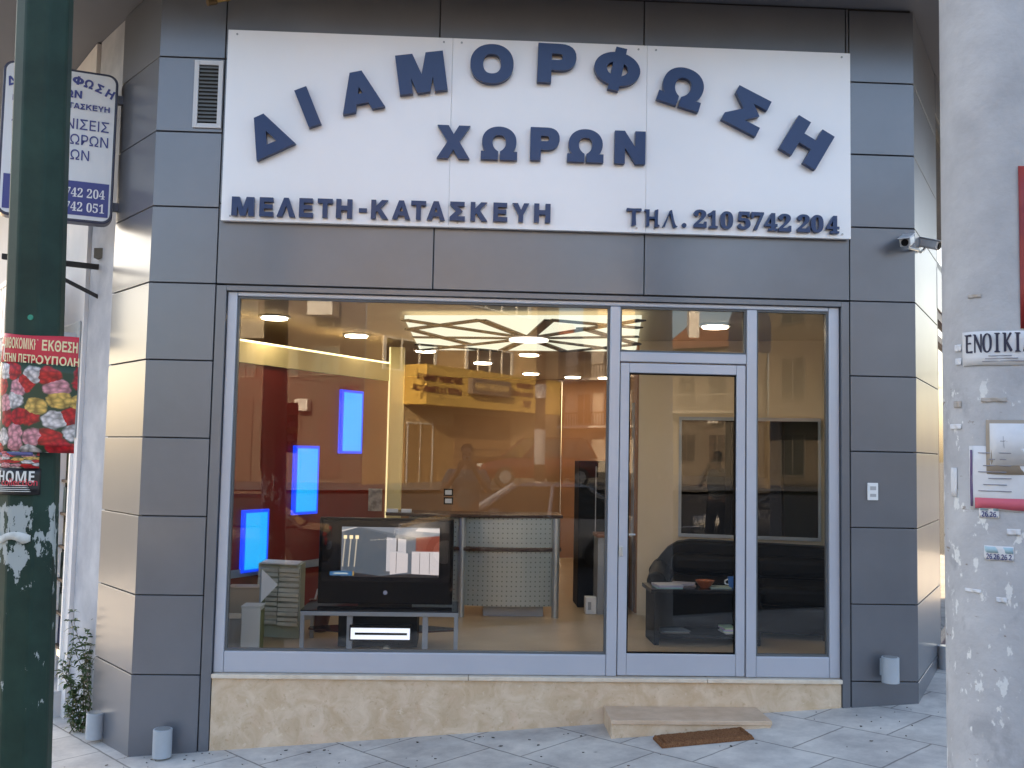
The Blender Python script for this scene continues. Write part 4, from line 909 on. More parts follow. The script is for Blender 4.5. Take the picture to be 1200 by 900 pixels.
def ngon(c, r, n=8, ph=.52): return [(c.x+r*math.cos(2*math.pi*i/n+ph), c.y+r*math.sin(2*math.pi*i/n+ph), c.z) for i in range(n)]
k = MB(); k.rings([ngon(base-dd*.05, GRr*1.04), ngon(base+dd*2.5, GRr), ngon(top, GRr*.92)]); k.build('pole_shaft', green_mat(), gp, bev=.012)
k = MB(); k.rings([ngon(base, .17), ngon(base+dd*.03, .17), ngon(base+dd*.10, .125)]); k.build('pole_base', mat('base_green', (.012, .03, .022), .5), gp)
k = MB(); k.tube([top, top+Vector((0, -.3, .25)), top+Vector((0, -1.6, .45))], .035, 10); k.build('pole_arm', mat('arm_green', (.018, .05, .036), .4), gp)
k = MB(); e = top+Vector((0, -1.6, .42)); k.box(e.x-.13, e.x+.13, e.y-.5, e.y+.1, e.z-.06, e.z+.07); k.build('lamp_head', grey, gp, bev=.03)
p = at(36, 372, gY-.1); k = MB(); k.cyl((p.x, gY-.098, p.z), (p.x, gY-.104, p.z), .011, n=14); k.build('pole_sticker', mat('teal_sticker', (.02, .28, .18), .5), gp)
# poster wrapped round the pole
def curved_sheet(name, cx, cy, r, a0, a1, zf, m, parent, na=24, nz=10, flare=0., th=.0012):
    """sheet on a cylinder; zf(u) -> (z0,z1)"""
    bm = bmesh.new(); uvl = bm.loops.layers.uv.new('UVMap'); V = []
    for j in range(nz+1):
        row = []
        for i in range(na+1):
            u = i/na; a_ = a0+(a1-a0)*u; z0, z1 = zf(u); z = z0+(z1-z0)*j/nz; rr = r+.004*math.sin(u*9+j*.7)*.5+th
            f = max(0, (u-.72)/.28)*flare; px_, py_ = cx+rr*math.cos(a_), cy+rr*math.sin(a_)
            row.append(bm.verts.new((px_+f*(1.0), py_-f*.35, z)))
        V.append(row)
    for j in range(nz):
        for i in range(na):
            fc = bm.faces.new((V[j][i], V[j][i+1], V[j+1][i+1], V[j+1][i]))
            for lo, (u, v) in zip(fc.loops, ((i, j), (i+1, j), (i+1, j+1), (i, j+1))): lo[uvl].uv = (u/na, v/nz)
    kk = MB(); kk.bm.free(); kk.bm = bm; o = kk.build(name, m, parent, smooth=True)
    so_ = o.modifiers.new('solid', 'SOLIDIFY'); so_.thickness = .0008; so_.offset = 0
    return o
def wrap_text(body, h, cx, cy, r, ac, zc, m, parent, width=None, sans=True, b=True, off=.0, tilt=0., flare=None):
    bm = text_bm(body, h, .0006, off, width, sans=sans, b=b)
    bmesh.ops.subdivide_edges(bm, edges=[e for e in bm.edges if e.calc_length() > .012], cuts=2)
    for v in bm.verts:
        a_ = ac+v.co.x/r; rr = r+v.co.z
        f = 0
        if flare: u = (a_-flare[0])/(flare[1]-flare[0]); f = max(0, (u-.72)/.28)*flare[2]
        v.co = Vector((cx+rr*math.cos(a_)+f, cy+rr*math.sin(a_)-f*.35, zc+v.co.y+tilt*v.co.x))
    kk = MB(); kk.bm.free(); kk.bm = bm; return kk.build('poster_lettering', m, parent)
pz1, pz0 = at(50, 392, gY-.1).z, at(50, 532, gY-.1).z; hz0 = at(40, 580, gY-.1).z
axis = lambda z: base+dd*(z-base.z)
zc = (pz1+hz0)/2; cx, cy = axis(zc).x, axis(zc).y; rP = GRr+.006
A_0, A_1 = rad(-185), rad(-18)
def rose_mat():
    m = bpy.data.materials.new('rose_print'); m.use_nodes = True; N, L = m.node_tree.nodes, m.node_tree.links; b = N['Principled BSDF']; b.inputs['Roughness'].default_value = .45
    tc = N.new('ShaderNodeTexCoord'); mp = N.new('ShaderNodeMapping'); mp.inputs['Scale'].default_value = (6.2, 5.6, 1); L.new(tc.outputs['UV'], mp.inputs[0])
    nz_ = N.new('ShaderNodeTexNoise'); nz_.inputs['Scale'].default_value = 2.2; L.new(mp.outputs[0], nz_.inputs['Vector'])
    vm = N.new('ShaderNodeVectorMath'); vm.operation = 'MULTIPLY_ADD'; L.new(nz_.outputs['Color'], vm.inputs[0]); vm.inputs[1].default_value = (.35, .35, 0); L.new(mp.outputs[0], vm.inputs[2])
    v = N.new('ShaderNodeTexVoronoi'); v.inputs['Scale'].default_value = 1; v.inputs['Randomness'].default_value = .75; v.voronoi_dimensions = '2D'; L.new(vm.outputs[0], v.inputs['Vector'])
    sp = N.new('ShaderNodeSeparateColor'); L.new(v.outputs['Color'], sp.inputs[0])
    r = N.new('ShaderNodeValToRGB'); r.color_ramp.interpolation = 'CONSTANT'; e = r.color_ramp.elements
    e[0].position = 0; e[0].color = (.62, .02, .02, 1); e[1].position = .42; e[1].color = (.78, .70, .68, 1)
    for ps_, c_ in ((.62, (.80, .34, .38, 1)), (.80, (.80, .50, .12, 1)), (.87, (.55, .01, .02, 1))): x = e.new(ps_); x.color = c_
    L.new(sp.outputs[0], r.inputs[0])
    # petals: second fine voronoi darkens edges between petals
    v2 = N.new('ShaderNodeTexVoronoi'); v2.inputs['Scale'].default_value = 3.4; v2.voronoi_dimensions = '2D'; L.new(vm.outputs[0], v2.inputs['Vector'])
    mr = N.new('ShaderNodeMapRange'); mr.inputs[1].default_value = .05; mr.inputs[2].default_value = .75; mr.inputs[3].default_value = 1.1; mr.inputs[4].default_value = .35; L.new(v2.outputs[0], mr.inputs[0])
    mx = N.new('ShaderNodeMix'); mx.data_type = 'RGBA'; mx.blend_type = 'MULTIPLY'; mx.inputs[0].default_value = 1; L.new(r.outputs[0], mx.inputs[6]); L.new(mr.outputs[0], mx.inputs[7])
    ed = N.new('ShaderNodeMapRange'); ed.inputs[1].default_value = .50; ed.inputs[2].default_value = .60; L.new(v.outputs['Distance'], ed.inputs[0])
    mx2 = N.new('ShaderNodeMix'); mx2.data_type = 'RGBA'; L.new(ed.outputs[0], mx2.inputs[0]); L.new(mx.outputs[2], mx2.inputs[6]); mx2.inputs[7].default_value = (.02, .05, .025, 1); L.new(mx2.outputs[2], b.inputs['Base Color'])
    return m
po = thing('flower_poster', (cx, cy-rP, hz0), 'red flower show poster with printed roses wrapped round the green pole', 'poster')
redp = mat('poster_red', (.62, .03, .05), .5, var=.06, scale=6); FL = .085
zt2 = at(50, 425, gY-.1).z
sl_ = -.012
curved_sheet('poster_picture', cx, cy, rP, A_0, A_1, lambda u: (pz0+.012*u-.02*max(0, u-.6), zt2+sl_*(u-.4)), rose_mat(), po, 30, 10, FL)
curved_sheet('poster_band', cx, cy, rP, A_0, A_1, lambda u: (zt2+sl_*(u-.4)+.0003, pz1+sl_*(u-.4)*1.2+.004*math.sin(u*8)), redp, po, 30, 4, FL)
curved_sheet('poster_footer', cx, cy, rP-.002, A_0, rad(-45), lambda u: (hz0-.0*u, hz0+(pz0-hz0)*.64), mat('poster_black', (.012, .010, .012), .4), po, 24, 4, 0)
curved_sheet('poster_strip', cx, cy, rP-.001, A_0, rad(-50), lambda u: (hz0+(pz0-hz0)*.645, pz0+.01), rose_mat(), po, 24, 4, 0)
curved_sheet('poster_banner', cx, cy, rP+.001, A_0, rad(-62), lambda u: (pz0-.008, pz0+.006), mat('banner_blue', (.10, .10, .24), .5), po, 24, 1, 0)
yel = mat('cream_print', (.85, .72, .42), .5); wht = mat('white_print_poster', (.8, .78, .74), .5)
ac = rad(-83)
wrap_text('ΑΝΘΟΚΟΜΙΚΗ ΕΚΘΕΣΗ', .045, cx, cy, rP+.003, rad(-77), at(50, 404, gY-.1).z, yel, po, width=.24, tilt=-.06, flare=(A_0, A_1, FL))
wrap_text('ΣΤΗΝ ΠΕΤΡΟΥΠΟΛΗ', .036, cx, cy, rP+.003, rad(-74), at(50, 419, gY-.1).z-.008, yel, po, width=.24, tilt=-.06, flare=(A_0, A_1, FL))
wrap_text('1η', .075, cx, cy, rP+.003, rad(-148), at(8, 410, gY-.1).z, wht, po, b=False)
hc = (hz0*.45+pz0*.55)-.012
wrap_text('HOME', .045, cx, cy, rP+.001, rad(-92), hz0+(pz0-hz0)*.44, wht, po, width=.145)
wrap_text('collection', .028, cx, cy, rP+.0016, rad(-85), hz0+(pz0-hz0)*.31, mat('red_print', (.75, .05, .08), .5), po, width=.14, b=False)
for i in range(4): curved_sheet('small_print', cx, cy, rP-.0005, rad(-150+i*3), rad(-62-i*2), lambda u, i=i: (hz0+.012+i*.0075, hz0+.0145+i*.0075), wht, po, 12, 1, 0)
# torn white scrap below
p = at(30, 610, gY-.1); tz0 = at(30, 638, gY-.1).z; tz1 = at(30, 584, gY-.1).z
cx2, cy2 = axis((tz0+tz1)/2).x, axis((tz0+tz1)/2).y
scrap = mat('torn_white_paper', (.62, .63, .60), .8, var=.15, scale=25)
sc_ = tag(curved_sheet('torn_paper', cx2, cy2, GRr+.003, rad(-170), rad(-62), lambda u: (tz0+.02*abs(math.sin(u*7)), tz0+.03+.02*abs(math.sin(u*5+1))), scrap, None, 16, 2), 'torn white paper strip left on the green pole below the poster', 'paper scrap')

# concrete pole
cY = -3.2
le0, le9 = at(1106.5, 0, cY), at(1117, 900, cY)
rC = .185; ca = le0+Vector((rC*1.02, 0, 0)); cb_ = le9+Vector((rC*1.09, 0, 0)); dd2 = (ca-cb_)/(ca.z-cb_.z)
cz = g(cb_.x, cY); cbase = cb_+dd2*(cz-cb_.z); ctop = cb_+dd2*(8.5-cb_.z)
cp = thing('concrete_pole', cbase, 'thick weathered concrete utility pole covered with torn paper scraps', 'pole')
def conc_mat():
    m = mat('pole_concrete', (.41, .41, .43), .85, 0, .3, col2=(.57, .57, .585), scale=5, ramp=(.28, .72), bump=.35, bscale=30, detail=10)
    N, L = m.node_tree.nodes, m.node_tree.links; b = N['Principled BSDF']; src = b.inputs['Base Color'].links[0].from_socket
    tc = N.new('ShaderNodeTexCoord'); sp = N.new('ShaderNodeSeparateXYZ'); L.new(tc.outputs['Object'], sp.inputs[0])
    def scr_(scale, lo, hi, col, src, sx=1., zlim=(2.1, 1.9), z2=None):
        n = N.new('ShaderNodeTexNoise'); n.inputs['Scale'].default_value = scale; n.inputs['Detail'].default_value = 7; n.inputs['Roughness'].default_value = .62
        mp = N.new('ShaderNodeMapping'); mp.inputs['Scale'].default_value = (1, 1, sx); mp.inputs['Location'].default_value = (scale, .3, .7); L.new(tc.outputs['Object'], mp.inputs[0]); L.new(mp.outputs[0], n.inputs['Vector'])
        zr = N.new('ShaderNodeMapRange'); zr.inputs[1].default_value = zlim[0]; zr.inputs[2].default_value = zlim[1]; L.new(sp.outputs[2], zr.inputs[0])
        r = N.new('ShaderNodeMapRange'); r.inputs[1].default_value = lo; r.inputs[2].default_value = hi; L.new(n.outputs['Fac'], r.inputs[0])
        mu = N.new('ShaderNodeMath'); mu.operation = 'MULTIPLY'; L.new(r.outputs[0], mu.inputs[0]); L.new(zr.outputs[0], mu.inputs[1])
        mx = N.new('ShaderNodeMix'); mx.data_type = 'RGBA'; L.new(mu.outputs[0], mx.inputs[0]); L.new(src, mx.inputs[6]); mx.inputs[7].default_value = (*col, 1); return mx.outputs[2]
    s1 = scr_(6, .56, .64, (.40, .40, .42), src, .7)
    s2 = scr_(21, .60, .63, (.76, .76, .75), s1, .55)
    s3 = scr_(12, .66, .68, (.30, .26, .24), s2, 2.6)
    L.new(s3, b.inputs['Base Color']); return m
k = MB(); k.rings([[(c_.x+r*math.cos(2*math.pi*i/48), c_.y+r*math.sin(2*math.pi*i/48), c_.z) for i in range(48)] for c_, r in ((cbase-dd2*.05, rC*1.10), (cbase+dd2*2, rC*1.055), (ctop, rC*.85))]); k.build('pole_shaft', conc_mat(), cp, smooth=True)
k = MB(); k.box(ctop.x-1.1, ctop.x+1.1, ctop.y-.06, ctop.y+.06, 7.6, 7.72); k.build('cross_arm', dk, cp)
caxis = lambda z: cbase+dd2*(z-cbase.z)
def crad(z): return rC*1.10+(rC*1.055-rC*1.10)*(z-cbase.z)/2.05 if z < cbase.z+2 else rC*1.055+(rC*.85-rC*1.055)*(z-cbase.z-2)/(8.5-cbase.z-2)
def cyl_ang(px, py):      # angle on the pole surface seen at a pixel
    d = ray(px, py); z0 = at(px, py, cY).z; c_ = caxis(z0); r = crad(z0)
    o2 = Vector((CAM.x-c_.x, CAM.y-c_.y)); d2 = Vector((d.x, d.y)); A_ = d2.dot(d2); B_ = 2*o2.dot(d2); C_ = o2.dot(o2)-r*r; t = (-B_-math.sqrt(max(0, B_*B_-4*A_*C_)))/(2*A_)
    P = CAM+d*t; return math.atan2(P.y-c_.y, P.x-c_.x), P.z
def notice(name, px0, py0, px1, py1, m, label, cat='notice', a_over=None, wav=0.):
    pm = (py0+py1)/2; a0, _ = cyl_ang(px0, pm); a1 = a_over if a_over is not None else cyl_ang(px1, pm)[0]; z1 = cyl_ang((px0+min(px1, 1195))/2, py0)[1]; z0 = cyl_ang((px0+min(px1, 1195))/2, py1)[1]
    c_ = caxis((z0+z1)/2); r = crad((z0+z1)/2)+.002
    t = thing(name, (c_.x+r*math.cos(a0), c_.y+r*math.sin(a0), z0), label, cat)
    curved_sheet('paper_sheet', c_.x, c_.y, r, a0, a1, lambda u: (z0+wav*math.sin(u*11), z1+wav*math.sin(u*8+1)), m, t, 20, 4)
    return t, c_, r, a0, a1, z0, z1
inkb = mat('black_ink', (.02, .02, .05), .6); inkg = mat('faint_ink', (.28, .28, .32), .7)
whp = mat('notice_white', (.70, .70, .72), .8, var=.06, scale=14)
t, c_, r, a0, a1, z0, z1 = notice('rental_notice', 1129, 388, 1200, 428, whp, 'white rental notice with black gothic lettering on the concrete pole', a_over=rad(-40), wav=.002)
ang = a0+.05; lets = 'ΕΝΟΙΚΙΑΖΕΤΑΙ'; wl = .0305
for i, ch in enumerate(lets[:9]):
    bm = text_bm(ch, (z1-z0)*.56, .0006, .0, wl*.5 if ch == 'Ι' else wl*.9, sans=False)
    for e_ in bm.verts:
        aa = ang+wl*(i+.42)/r+e_.co.x/r; e_.co = Vector((c_.x+(r+.003+e_.co.z)*math.cos(aa), c_.y+(r+.003+e_.co.z)*math.sin(aa), z0+(z1-z0)*.66+e_.co.y))
    vv = bm.verts[:]; gm = bmesh.ops.duplicate(bm, geom=bm.verts[:]+bm.edges[:]+bm.faces[:])['geom']
    for e_ in gm:
        if isinstance(e_, bmesh.types.BMVert):
            th_ = math.atan2(e_.co.y-c_.y, e_.co.x-c_.x)+.012; q_ = math.hypot(e_.co.x-c_.x, e_.co.y-c_.y)+.0003; e_.co = Vector((c_.x+q_*math.cos(th_), c_.y+q_*math.sin(th_), e_.co.z-.0012))
    kk = MB(); kk.bm.free(); kk.bm = bm; kk.build('notice_lettering', inkb, t)
for i in range(3): curved_sheet('notice_line', c_.x, c_.y, r+.0015, a0+.35+.05*i, a0+1.0-.1*i, lambda u, i=i: (z0+.012+.009*i, z0+.0145+.009*i), inkg, t, 10, 1)
t, c_, r, a0, a1, z0, z1 = notice('framed_notice', 1156, 492, 1200, 556, mat('tan_paper', (.36, .30, .24), .8), 'tan bordered notice with a small cross on the concrete pole', a_over=rad(-45))
curved_sheet('inner_sheet', c_.x, c_.y, r+.0015, a0+.06, rad(-47), lambda u: (z0+.03, z1-.012), whp, t, 12, 1)
zc_ = z0+(z1-z0)*.60
curved_sheet('cross_mark', c_.x, c_.y, r+.003, a0+.22, a0+.32, lambda u: (zc_, zc_+.003), inkg, t, 3, 1); curved_sheet('cross_mark', c_.x, c_.y, r+.003, a0+.262, a0+.275, lambda u: (zc_-.022, zc_+.018), inkg, t, 2, 1)
t, c_, r, a0, a1, z0, z1 = notice('funeral_notice', 1137, 524, 1200, 598, whp, 'creased white notice with a pink red band on the concrete pole', a_over=rad(-48), wav=.004)
curved_sheet('red_band', c_.x, c_.y, r+.003, a0+.10, rad(-50), lambda u: (z0+.004+.003*math.sin(u*11), z0+.040), mat('pink_red', (.62, .12, .17), .7), t, 14, 1)
for i in range(7): curved_sheet('notice_line', c_.x, c_.y, r+.003, a0+.16+.08*(i % 3), a0+.66-.07*(i % 2), lambda u, i=i: (z0+.062+.021*i, z0+.065+.021*i), inkg, t, 10, 1)
curved_sheet('purple_edge', c_.x, c_.y, r+.003, a0+.02, a0+.06, lambda u: (z0+.01, z1-.01), mat('violet_tape', (.16, .10, .22), .6), t, 3, 6)
blt = mat('pale_blue_label', (.38, .55, .62), .7)
for (x0, y0, x1, y1), tx, lb in (((1148, 590, 1171, 607), '.26.26.', 'small torn phone sticker below the pink banded notice'), ((1154, 640, 1188, 657), '26.26.26.2', 'small phone number sticker lowest on the concrete pole')):
    t, c_, r, a0, a1, z0, z1 = notice('phone_sticker', x0, y0, x1, y1, whp, lb, 'sticker')
    t['group'] = 'phone stickers on the concrete pole'
    curved_sheet('sticker_band', c_.x, c_.y, r+.0012, a0+.01, a1-.01, lambda u: (z0+(z1-z0)*.52, z1-.003), blt, t, 8, 1)
    wrap_text(tx, (z1-z0)*.38, c_.x, c_.y, r+.003, (a0+a1)/2, z0+(z1-z0)*.26, mat('navy_ink', (.02, .03, .16), .6), t, width=(a1-a0)*r*.86)
# scraps of tape and paper
for i, (x0, y0, x1, y1) in enumerate(((1119, 470, 1127, 478), (1120, 404, 1127, 412), (1121, 420, 1127, 428), (1116, 548, 1122, 582), (1168, 700, 1180, 706), (1132, 690, 1150, 694), (1150, 466, 1180, 471), (1115, 497, 1127, 503), (1180, 620, 1196, 627), (1135, 345, 1150, 349))):
    t, *_ = notice('paper_scrap', x0, y0, x1, y1, whp if (i % 3 or i == 3) else mat('brownish_tape', (.42, .37, .33), .7), '', 'paper scrap')
    t['label'] = 'small torn paper scrap stuck on the concrete pole'; t['group'] = 'torn paper scraps on the concrete pole'
t, c_, r, a0, a1, z0, z1 = notice('red_flyer', 1194, 195, 1200, 385, mat('red_orange_flyer', (.22, .015, .03), .5, col2=(.42, .05, .02), scale=4), 'long red flyer on right side of the concrete pole', 'poster', a_over=rad(-42))

# ================================================================== ACROSS THE STREET (seen by reflection in the glass)
def window(par, P, Q, z0, z1, n_=3, m=None):
    """a window between plan points P, Q on a wall; mullions inside one frame"""
    k = MB(); k.slab(P, Q, z0, z1, .0, .06, 0, .05); k.slab(P, Q, z0, z1, 0, .06, .95, 1); k.slab(P, Q, z0, z0+.06, 0, .06, .0501, .9499); k.slab(P, Q, z1-.06, z1, 0, .06, .0501, .9499)
    for i in range(1, n_): k.slab(P, Q, z0+.0605, z1-.0605, 0, .06, i/n_-.012, i/n_+.012)
    f = k.build('window', m or white, par)
    k = MB(); k.slab(P, Q, z0+.03, z1-.03, -.02, .02, .02, .98); k.build('pane', winglass, f); return f
def building(name, label, pts, z0, z1, m): # pts: plan polygon; returns thing
    cxs = sum(p[0] for p in pts)/len(pts); cys = sum(p[1] for p in pts)/len(pts)
    t = thing(name, (cxs, cys, z0), label, 'building'); k = MB(); k.prism(pts, z0, z1); k.build('wall', m, t); return t
v2 = lambda p: Vector((p.x, p.y))
yellow = mat('sunny_cream_render', (.58, .43, .25), .85, var=.05, scale=.8); creamA = mat('shaded_beige_render', (.13, .10, .08), .85, var=.05, scale=.8)  # creamA is darkened so its colour holds the left building's shade
# B: corner building
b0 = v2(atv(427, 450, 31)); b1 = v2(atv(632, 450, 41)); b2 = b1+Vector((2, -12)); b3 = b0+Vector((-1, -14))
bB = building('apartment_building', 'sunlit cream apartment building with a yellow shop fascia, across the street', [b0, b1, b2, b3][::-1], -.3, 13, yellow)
def onB(px): # plan point on B's front at pixel column
    d = ray(px, 450); d2 = Vector((d.x, -d.y)); o = Vector((0, CD+.1)); e_ = b1-b0
    det = d2.x*(-e_.y)+e_.x*d2.y; t = ((b0.x-o.x)*(-e_.y)+e_.x*(b0.y-o.y))/det; return o+d2*t
def zB(px, py, off=0): P = onB(px); dist = (P-Vector((0, CD+.1))).length; d = ray(px, py); return CH+d.z/Vector((d.x, d.y)).length*(dist-off)
def winB(pxa, pxb, pyt, pyb, n_): A_, B_ = onB(pxb), onB(pxa); window(bB, A_, B_, zB((pxa+pxb)/2, pyb), zB((pxa+pxb)/2, pyt), n_)
winB(447, 510, 398, 436, 3); winB(544, 600, 408, 446, 4); winB(478, 510, 330, 352, 2); winB(548, 620, 325, 366, 4); winB(447, 510, 250, 290, 3); winB(544, 600, 255, 300, 4)
# fascia
fa, fb = onB(632), onB(472); fz1, fz0 = zB(472, 424, 1.2), zB(472, 472, 1.2)
k = MB(); k.slab(fa, fb, fz0, fz1, .002, 1.2); fas = k.build('shop_fascia', mat('yellow_fascia', (.70, .47, .12), .6), bB)
fn = Vector(((fb-fa).y, -(fb-fa).x)).normalized(); fu = (fb-fa).normalized()
def onF(frac, v, d_=1.205): p = fa+(fb-fa)*frac+fn*d_; return Vector((p.x, p.y, fz0+(fz1-fz0)*v))
brn = mat('brown_letters', (.10, .02, .02), .6); U3 = Vector((fu.x, fu.y, 0)); FLn = (fb-fa).length
# readable from the shop: U runs from fa to fb seen from outside
def fr(px):
    d = ray(px, 450); d2 = Vector((d.x, -d.y)); o = Vector((0, CD+.1))-fn*1.2; e_ = fb-fa; det = d2.x*(-e_.y)+e_.x*d2.y
    return (d2.x*(fa.y-o.y)-d2.y*(fa.x-o.x))/(d2.y*e_.x-d2.x*e_.y)
for tx, pa, pb, v, hh in (('ΟΛΙΓΟΜΕΛΗ ΤΜΗΜΑΤΑ', 488, 541, .66, .17), ('GROUP 3 & 2 ΜΑΘΗΤΩΝ', 484, 541, .38, .17), ('ΓΥΜΝΑΣΙΟ', 605, 624, .74, .15), ('ΕΝΙΑΙΟ ΛΥΚΕΙΟ', 598, 624, .50, .14), ('ΤΕΕ', 613, 623, .24, .17)):
    fr_ = (fr(pa)+fr(pb))/2; wd_ = abs(fr(pa)-fr(pb))
    bm = text_bm(tx, hh*(fz1-fz0), .02, 0, width=wd_*FLn); lettering('fascia_lettering', bm, brn, fas, onF(fr_, v), U3, Z)
k = MB(); bA, bBv = fa+(fb-fa)*fr(594), fa+(fb-fa)*fr(548); k.slab(bA, bBv, fz0+(fz1-fz0)*.36, fz0+(fz1-fz0)*.78, 1.202, 1.45); bxs = k.build('sign_box', mat('grey_sign_box', (.20, .17, .15), .5), fas, bev=.02)
bm = text_bm('ΦΡΟΝΤΙΣΤΗΡΙΟ', .20*(fz1-fz0), .02, .01, width=.85*(bBv-bA).length); lettering('box_lettering', bm, mat('gold_letters', (.6, .45, .22), .5), bxs, onF((fr(548)+fr(594))/2, .57, 1.452), U3, Z)
# ground floor openings of B
k = MB(); k.slab(onB(545), onB(475), -.2, 2.6, .001, .05); k.build('shop_entrance', mat('painted_shade_wall', (.34, .22, .10), .8), bB)  # brown tone paints the ground floor shade into the slab colour
window(bB, onB(508), onB(477), .2, zB(490, 495), 2); k = MB(); k.slab(onB(598), onB(532), .2, zB(560, 487), .002, .06); k.build('garage_door', mat('garage_brown', (.28, .17, .09), .7), bB)
k = MB()
ra, rb = fa+(fb-fa)*.55+fn*2.6, fb+fn*2.6
for z in (1.0, 1.3, 1.6): k.slab(ra, rb, z, z+.05, 0, .05)
for i in range(8): k.slab(ra, rb, .3, 1.0, 0, .05, i/8, i/8+.01)
k.build('ramp_railing', dk, bB)
# A: left wing
tanframe = mat('tan_window_frame', (.22, .18, .14), .6)
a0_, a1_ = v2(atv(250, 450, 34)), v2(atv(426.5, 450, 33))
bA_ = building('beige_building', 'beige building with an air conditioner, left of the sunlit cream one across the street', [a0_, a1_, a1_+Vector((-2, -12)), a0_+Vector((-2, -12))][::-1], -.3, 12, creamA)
def onA(px): t = (px-250)/176.5; return a0_.lerp(a1_, t)
def zA(px, py): P = onA(px); dist = (P-Vector((0, CD+.1))).length; d = ray(px, py); return CH+d.z/Vector((d.x, d.y)).length*dist
for xa, xb, yt, yb_, n_ in ((275, 300, 352, 377, 2), (366, 394, 345, 371, 2), (366, 398, 405, 440, 3), (338, 350, 410, 442, 1), (275, 300, 405, 442, 2), (275, 310, 270, 315, 2), (366, 398, 270, 315, 3)):
    window(bA_, onA(xb), onA(xa), zA(xa, yb_), zA(xa, yt), n_, tanframe)
for xa, xb, yt, yb_ in ((273, 298, 466, 590), (338, 356, 486, 590), (375, 401, 484, 560)):
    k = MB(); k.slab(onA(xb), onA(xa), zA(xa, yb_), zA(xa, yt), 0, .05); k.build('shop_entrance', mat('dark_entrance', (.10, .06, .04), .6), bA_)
k = MB(); k.slab(onA(366), onA(351), zA(358, 482), zA(358, 468), .001, .5); k.build('air_conditioner', offwhite, bA_, bev=.03)
k = MB(); k.slab(onA(395), onA(366), zA(380, 372), zA(380, 345), .0, .9); k.build('balcony', offwhite, bA_)
k = MB(); k.slab(onA(330), onA(275), zA(300, 400), zA(300, 378), .0, 1.2); k.build('balcony', mat('balcony_grey', (.4, .36, .3), .8), bA_)
p_ = onA(440); P_ = onB(445); bm = text_bm('ΑΡΩΓΗ', .55, .02, .01, width=1.0); q_ = onA(413); lettering('wall_lettering', bm, brn, bA_, (q_.x, q_.y+.02, zA(413, 460)), (-1, 0, 0), Z)
# C: far pale building with balconies
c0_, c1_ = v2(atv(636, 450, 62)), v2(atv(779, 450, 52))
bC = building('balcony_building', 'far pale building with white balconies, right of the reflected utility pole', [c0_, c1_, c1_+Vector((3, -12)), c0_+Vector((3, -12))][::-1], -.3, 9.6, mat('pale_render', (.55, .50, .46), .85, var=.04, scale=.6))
def zC(P, px, py): dist = (P-Vector((0, CD+.1))).length; d = ray(px, py); return CH+d.z/Vector((d.x, d.y)).length*dist
for lev in (3.2, 6.2):
    k = MB(); k.slab(c1_, c0_, lev, lev+.15, 0, 1.4, .05, .95); bl = k.build('balcony', offwhite, bC)
    k = MB(); k.slab(c1_, c0_, lev+.9, lev+1.0, 1.3, 1.36, .05, .95)
    for i in range(40): k.slab(c1_, c0_, lev+.15, lev+.9, 1.32, 1.35, .05+.9*i/40, .05+.9*i/40+.006)
    k.build('railing', dk, bl)
    for i in range(4): window(bC, c1_.lerp(c0_, .12+.22*i), c1_.lerp(c0_, .24+.22*i), lev+.3, lev+2.3, 2, grey)
k = MB(); k.cyl((c0_.x+2, c0_.y-4, 9.6), (c0_.x+2, c0_.y-4, 11), .6, n=14); k.build('water_tank', mat('tank_red', (.35, .12, .07), .6), bC)
# D: yellow tower behind, E: grey wall with tiled roof
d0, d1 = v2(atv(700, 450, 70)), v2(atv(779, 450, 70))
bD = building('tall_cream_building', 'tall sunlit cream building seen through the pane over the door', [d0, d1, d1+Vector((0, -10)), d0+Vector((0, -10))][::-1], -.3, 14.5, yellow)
for i in range(3): window(bD, d1.lerp(d0, .1+.3*i), d1.lerp(d0, .28+.3*i), 9.8, 11.6, 2)
bracketgrey = mat('dull_window_frame', (.10, .095, .09), .6)
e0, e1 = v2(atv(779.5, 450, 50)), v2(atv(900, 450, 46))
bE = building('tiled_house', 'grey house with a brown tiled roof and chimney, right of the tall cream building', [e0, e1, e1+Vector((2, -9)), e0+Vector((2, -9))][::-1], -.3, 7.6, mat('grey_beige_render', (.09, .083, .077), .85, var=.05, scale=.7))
k = MB(); ee = (e0+e1)/2+Vector((1, -4.5)); k.hexa([(e0.x-.4, e0.y+.5, 7.602), (e1.x+.4, e1.y+.5, 7.602), (e1.x+2.4, e1.y-9.3, 7.602), (e0.x+1.6, e0.y-9.3, 7.602)], [(ee.x-1.6, ee.y+.3, 9.3), (ee.x+1.6, ee.y+.3, 9.3), (ee.x+1.6, ee.y-.3, 9.3), (ee.x-1.6, ee.y-.3, 9.3)])
rf = k.build('roof', mat('roof_tiles', (.22, .09, .05), .85, var=.3, scale=6), bE)
k = MB(); k.box(ee.x-1.8, ee.x-1.2, ee.y+1, ee.y+1.6, 8, 10.4); k.build('chimney', offwhite, rf)
for lev in (1.2, 4.4):
    for i in range(3): window(bE, e1.lerp(e0, .08+.3*i), e1.lerp(e0, .26+.3*i), lev, lev+1.6, 2, bracketgrey)
k = MB(); k.slab(e1, e0, 3.9, 4.05, 0, 1.1, .05, .95); bl = k.build('balcony', mat('balcony_stone', (.19, .175, .16), .8), bE); k = MB(); k.slab(e1, e0, 4.9, 4.96, 1.04, 1.09, .05, .95)
for i in range(30): k.slab(e1, e0, 4.05, 4.9, 1.05, 1.08, .05+.9*i/30, .055+.9*i/30)
k.build('railing', mat('railing_grey', (.2, .19, .18), .6), bl)
f0_, f1_ = v2(atv(901, 450, 33)), v2(atv(1120, 450, 26))
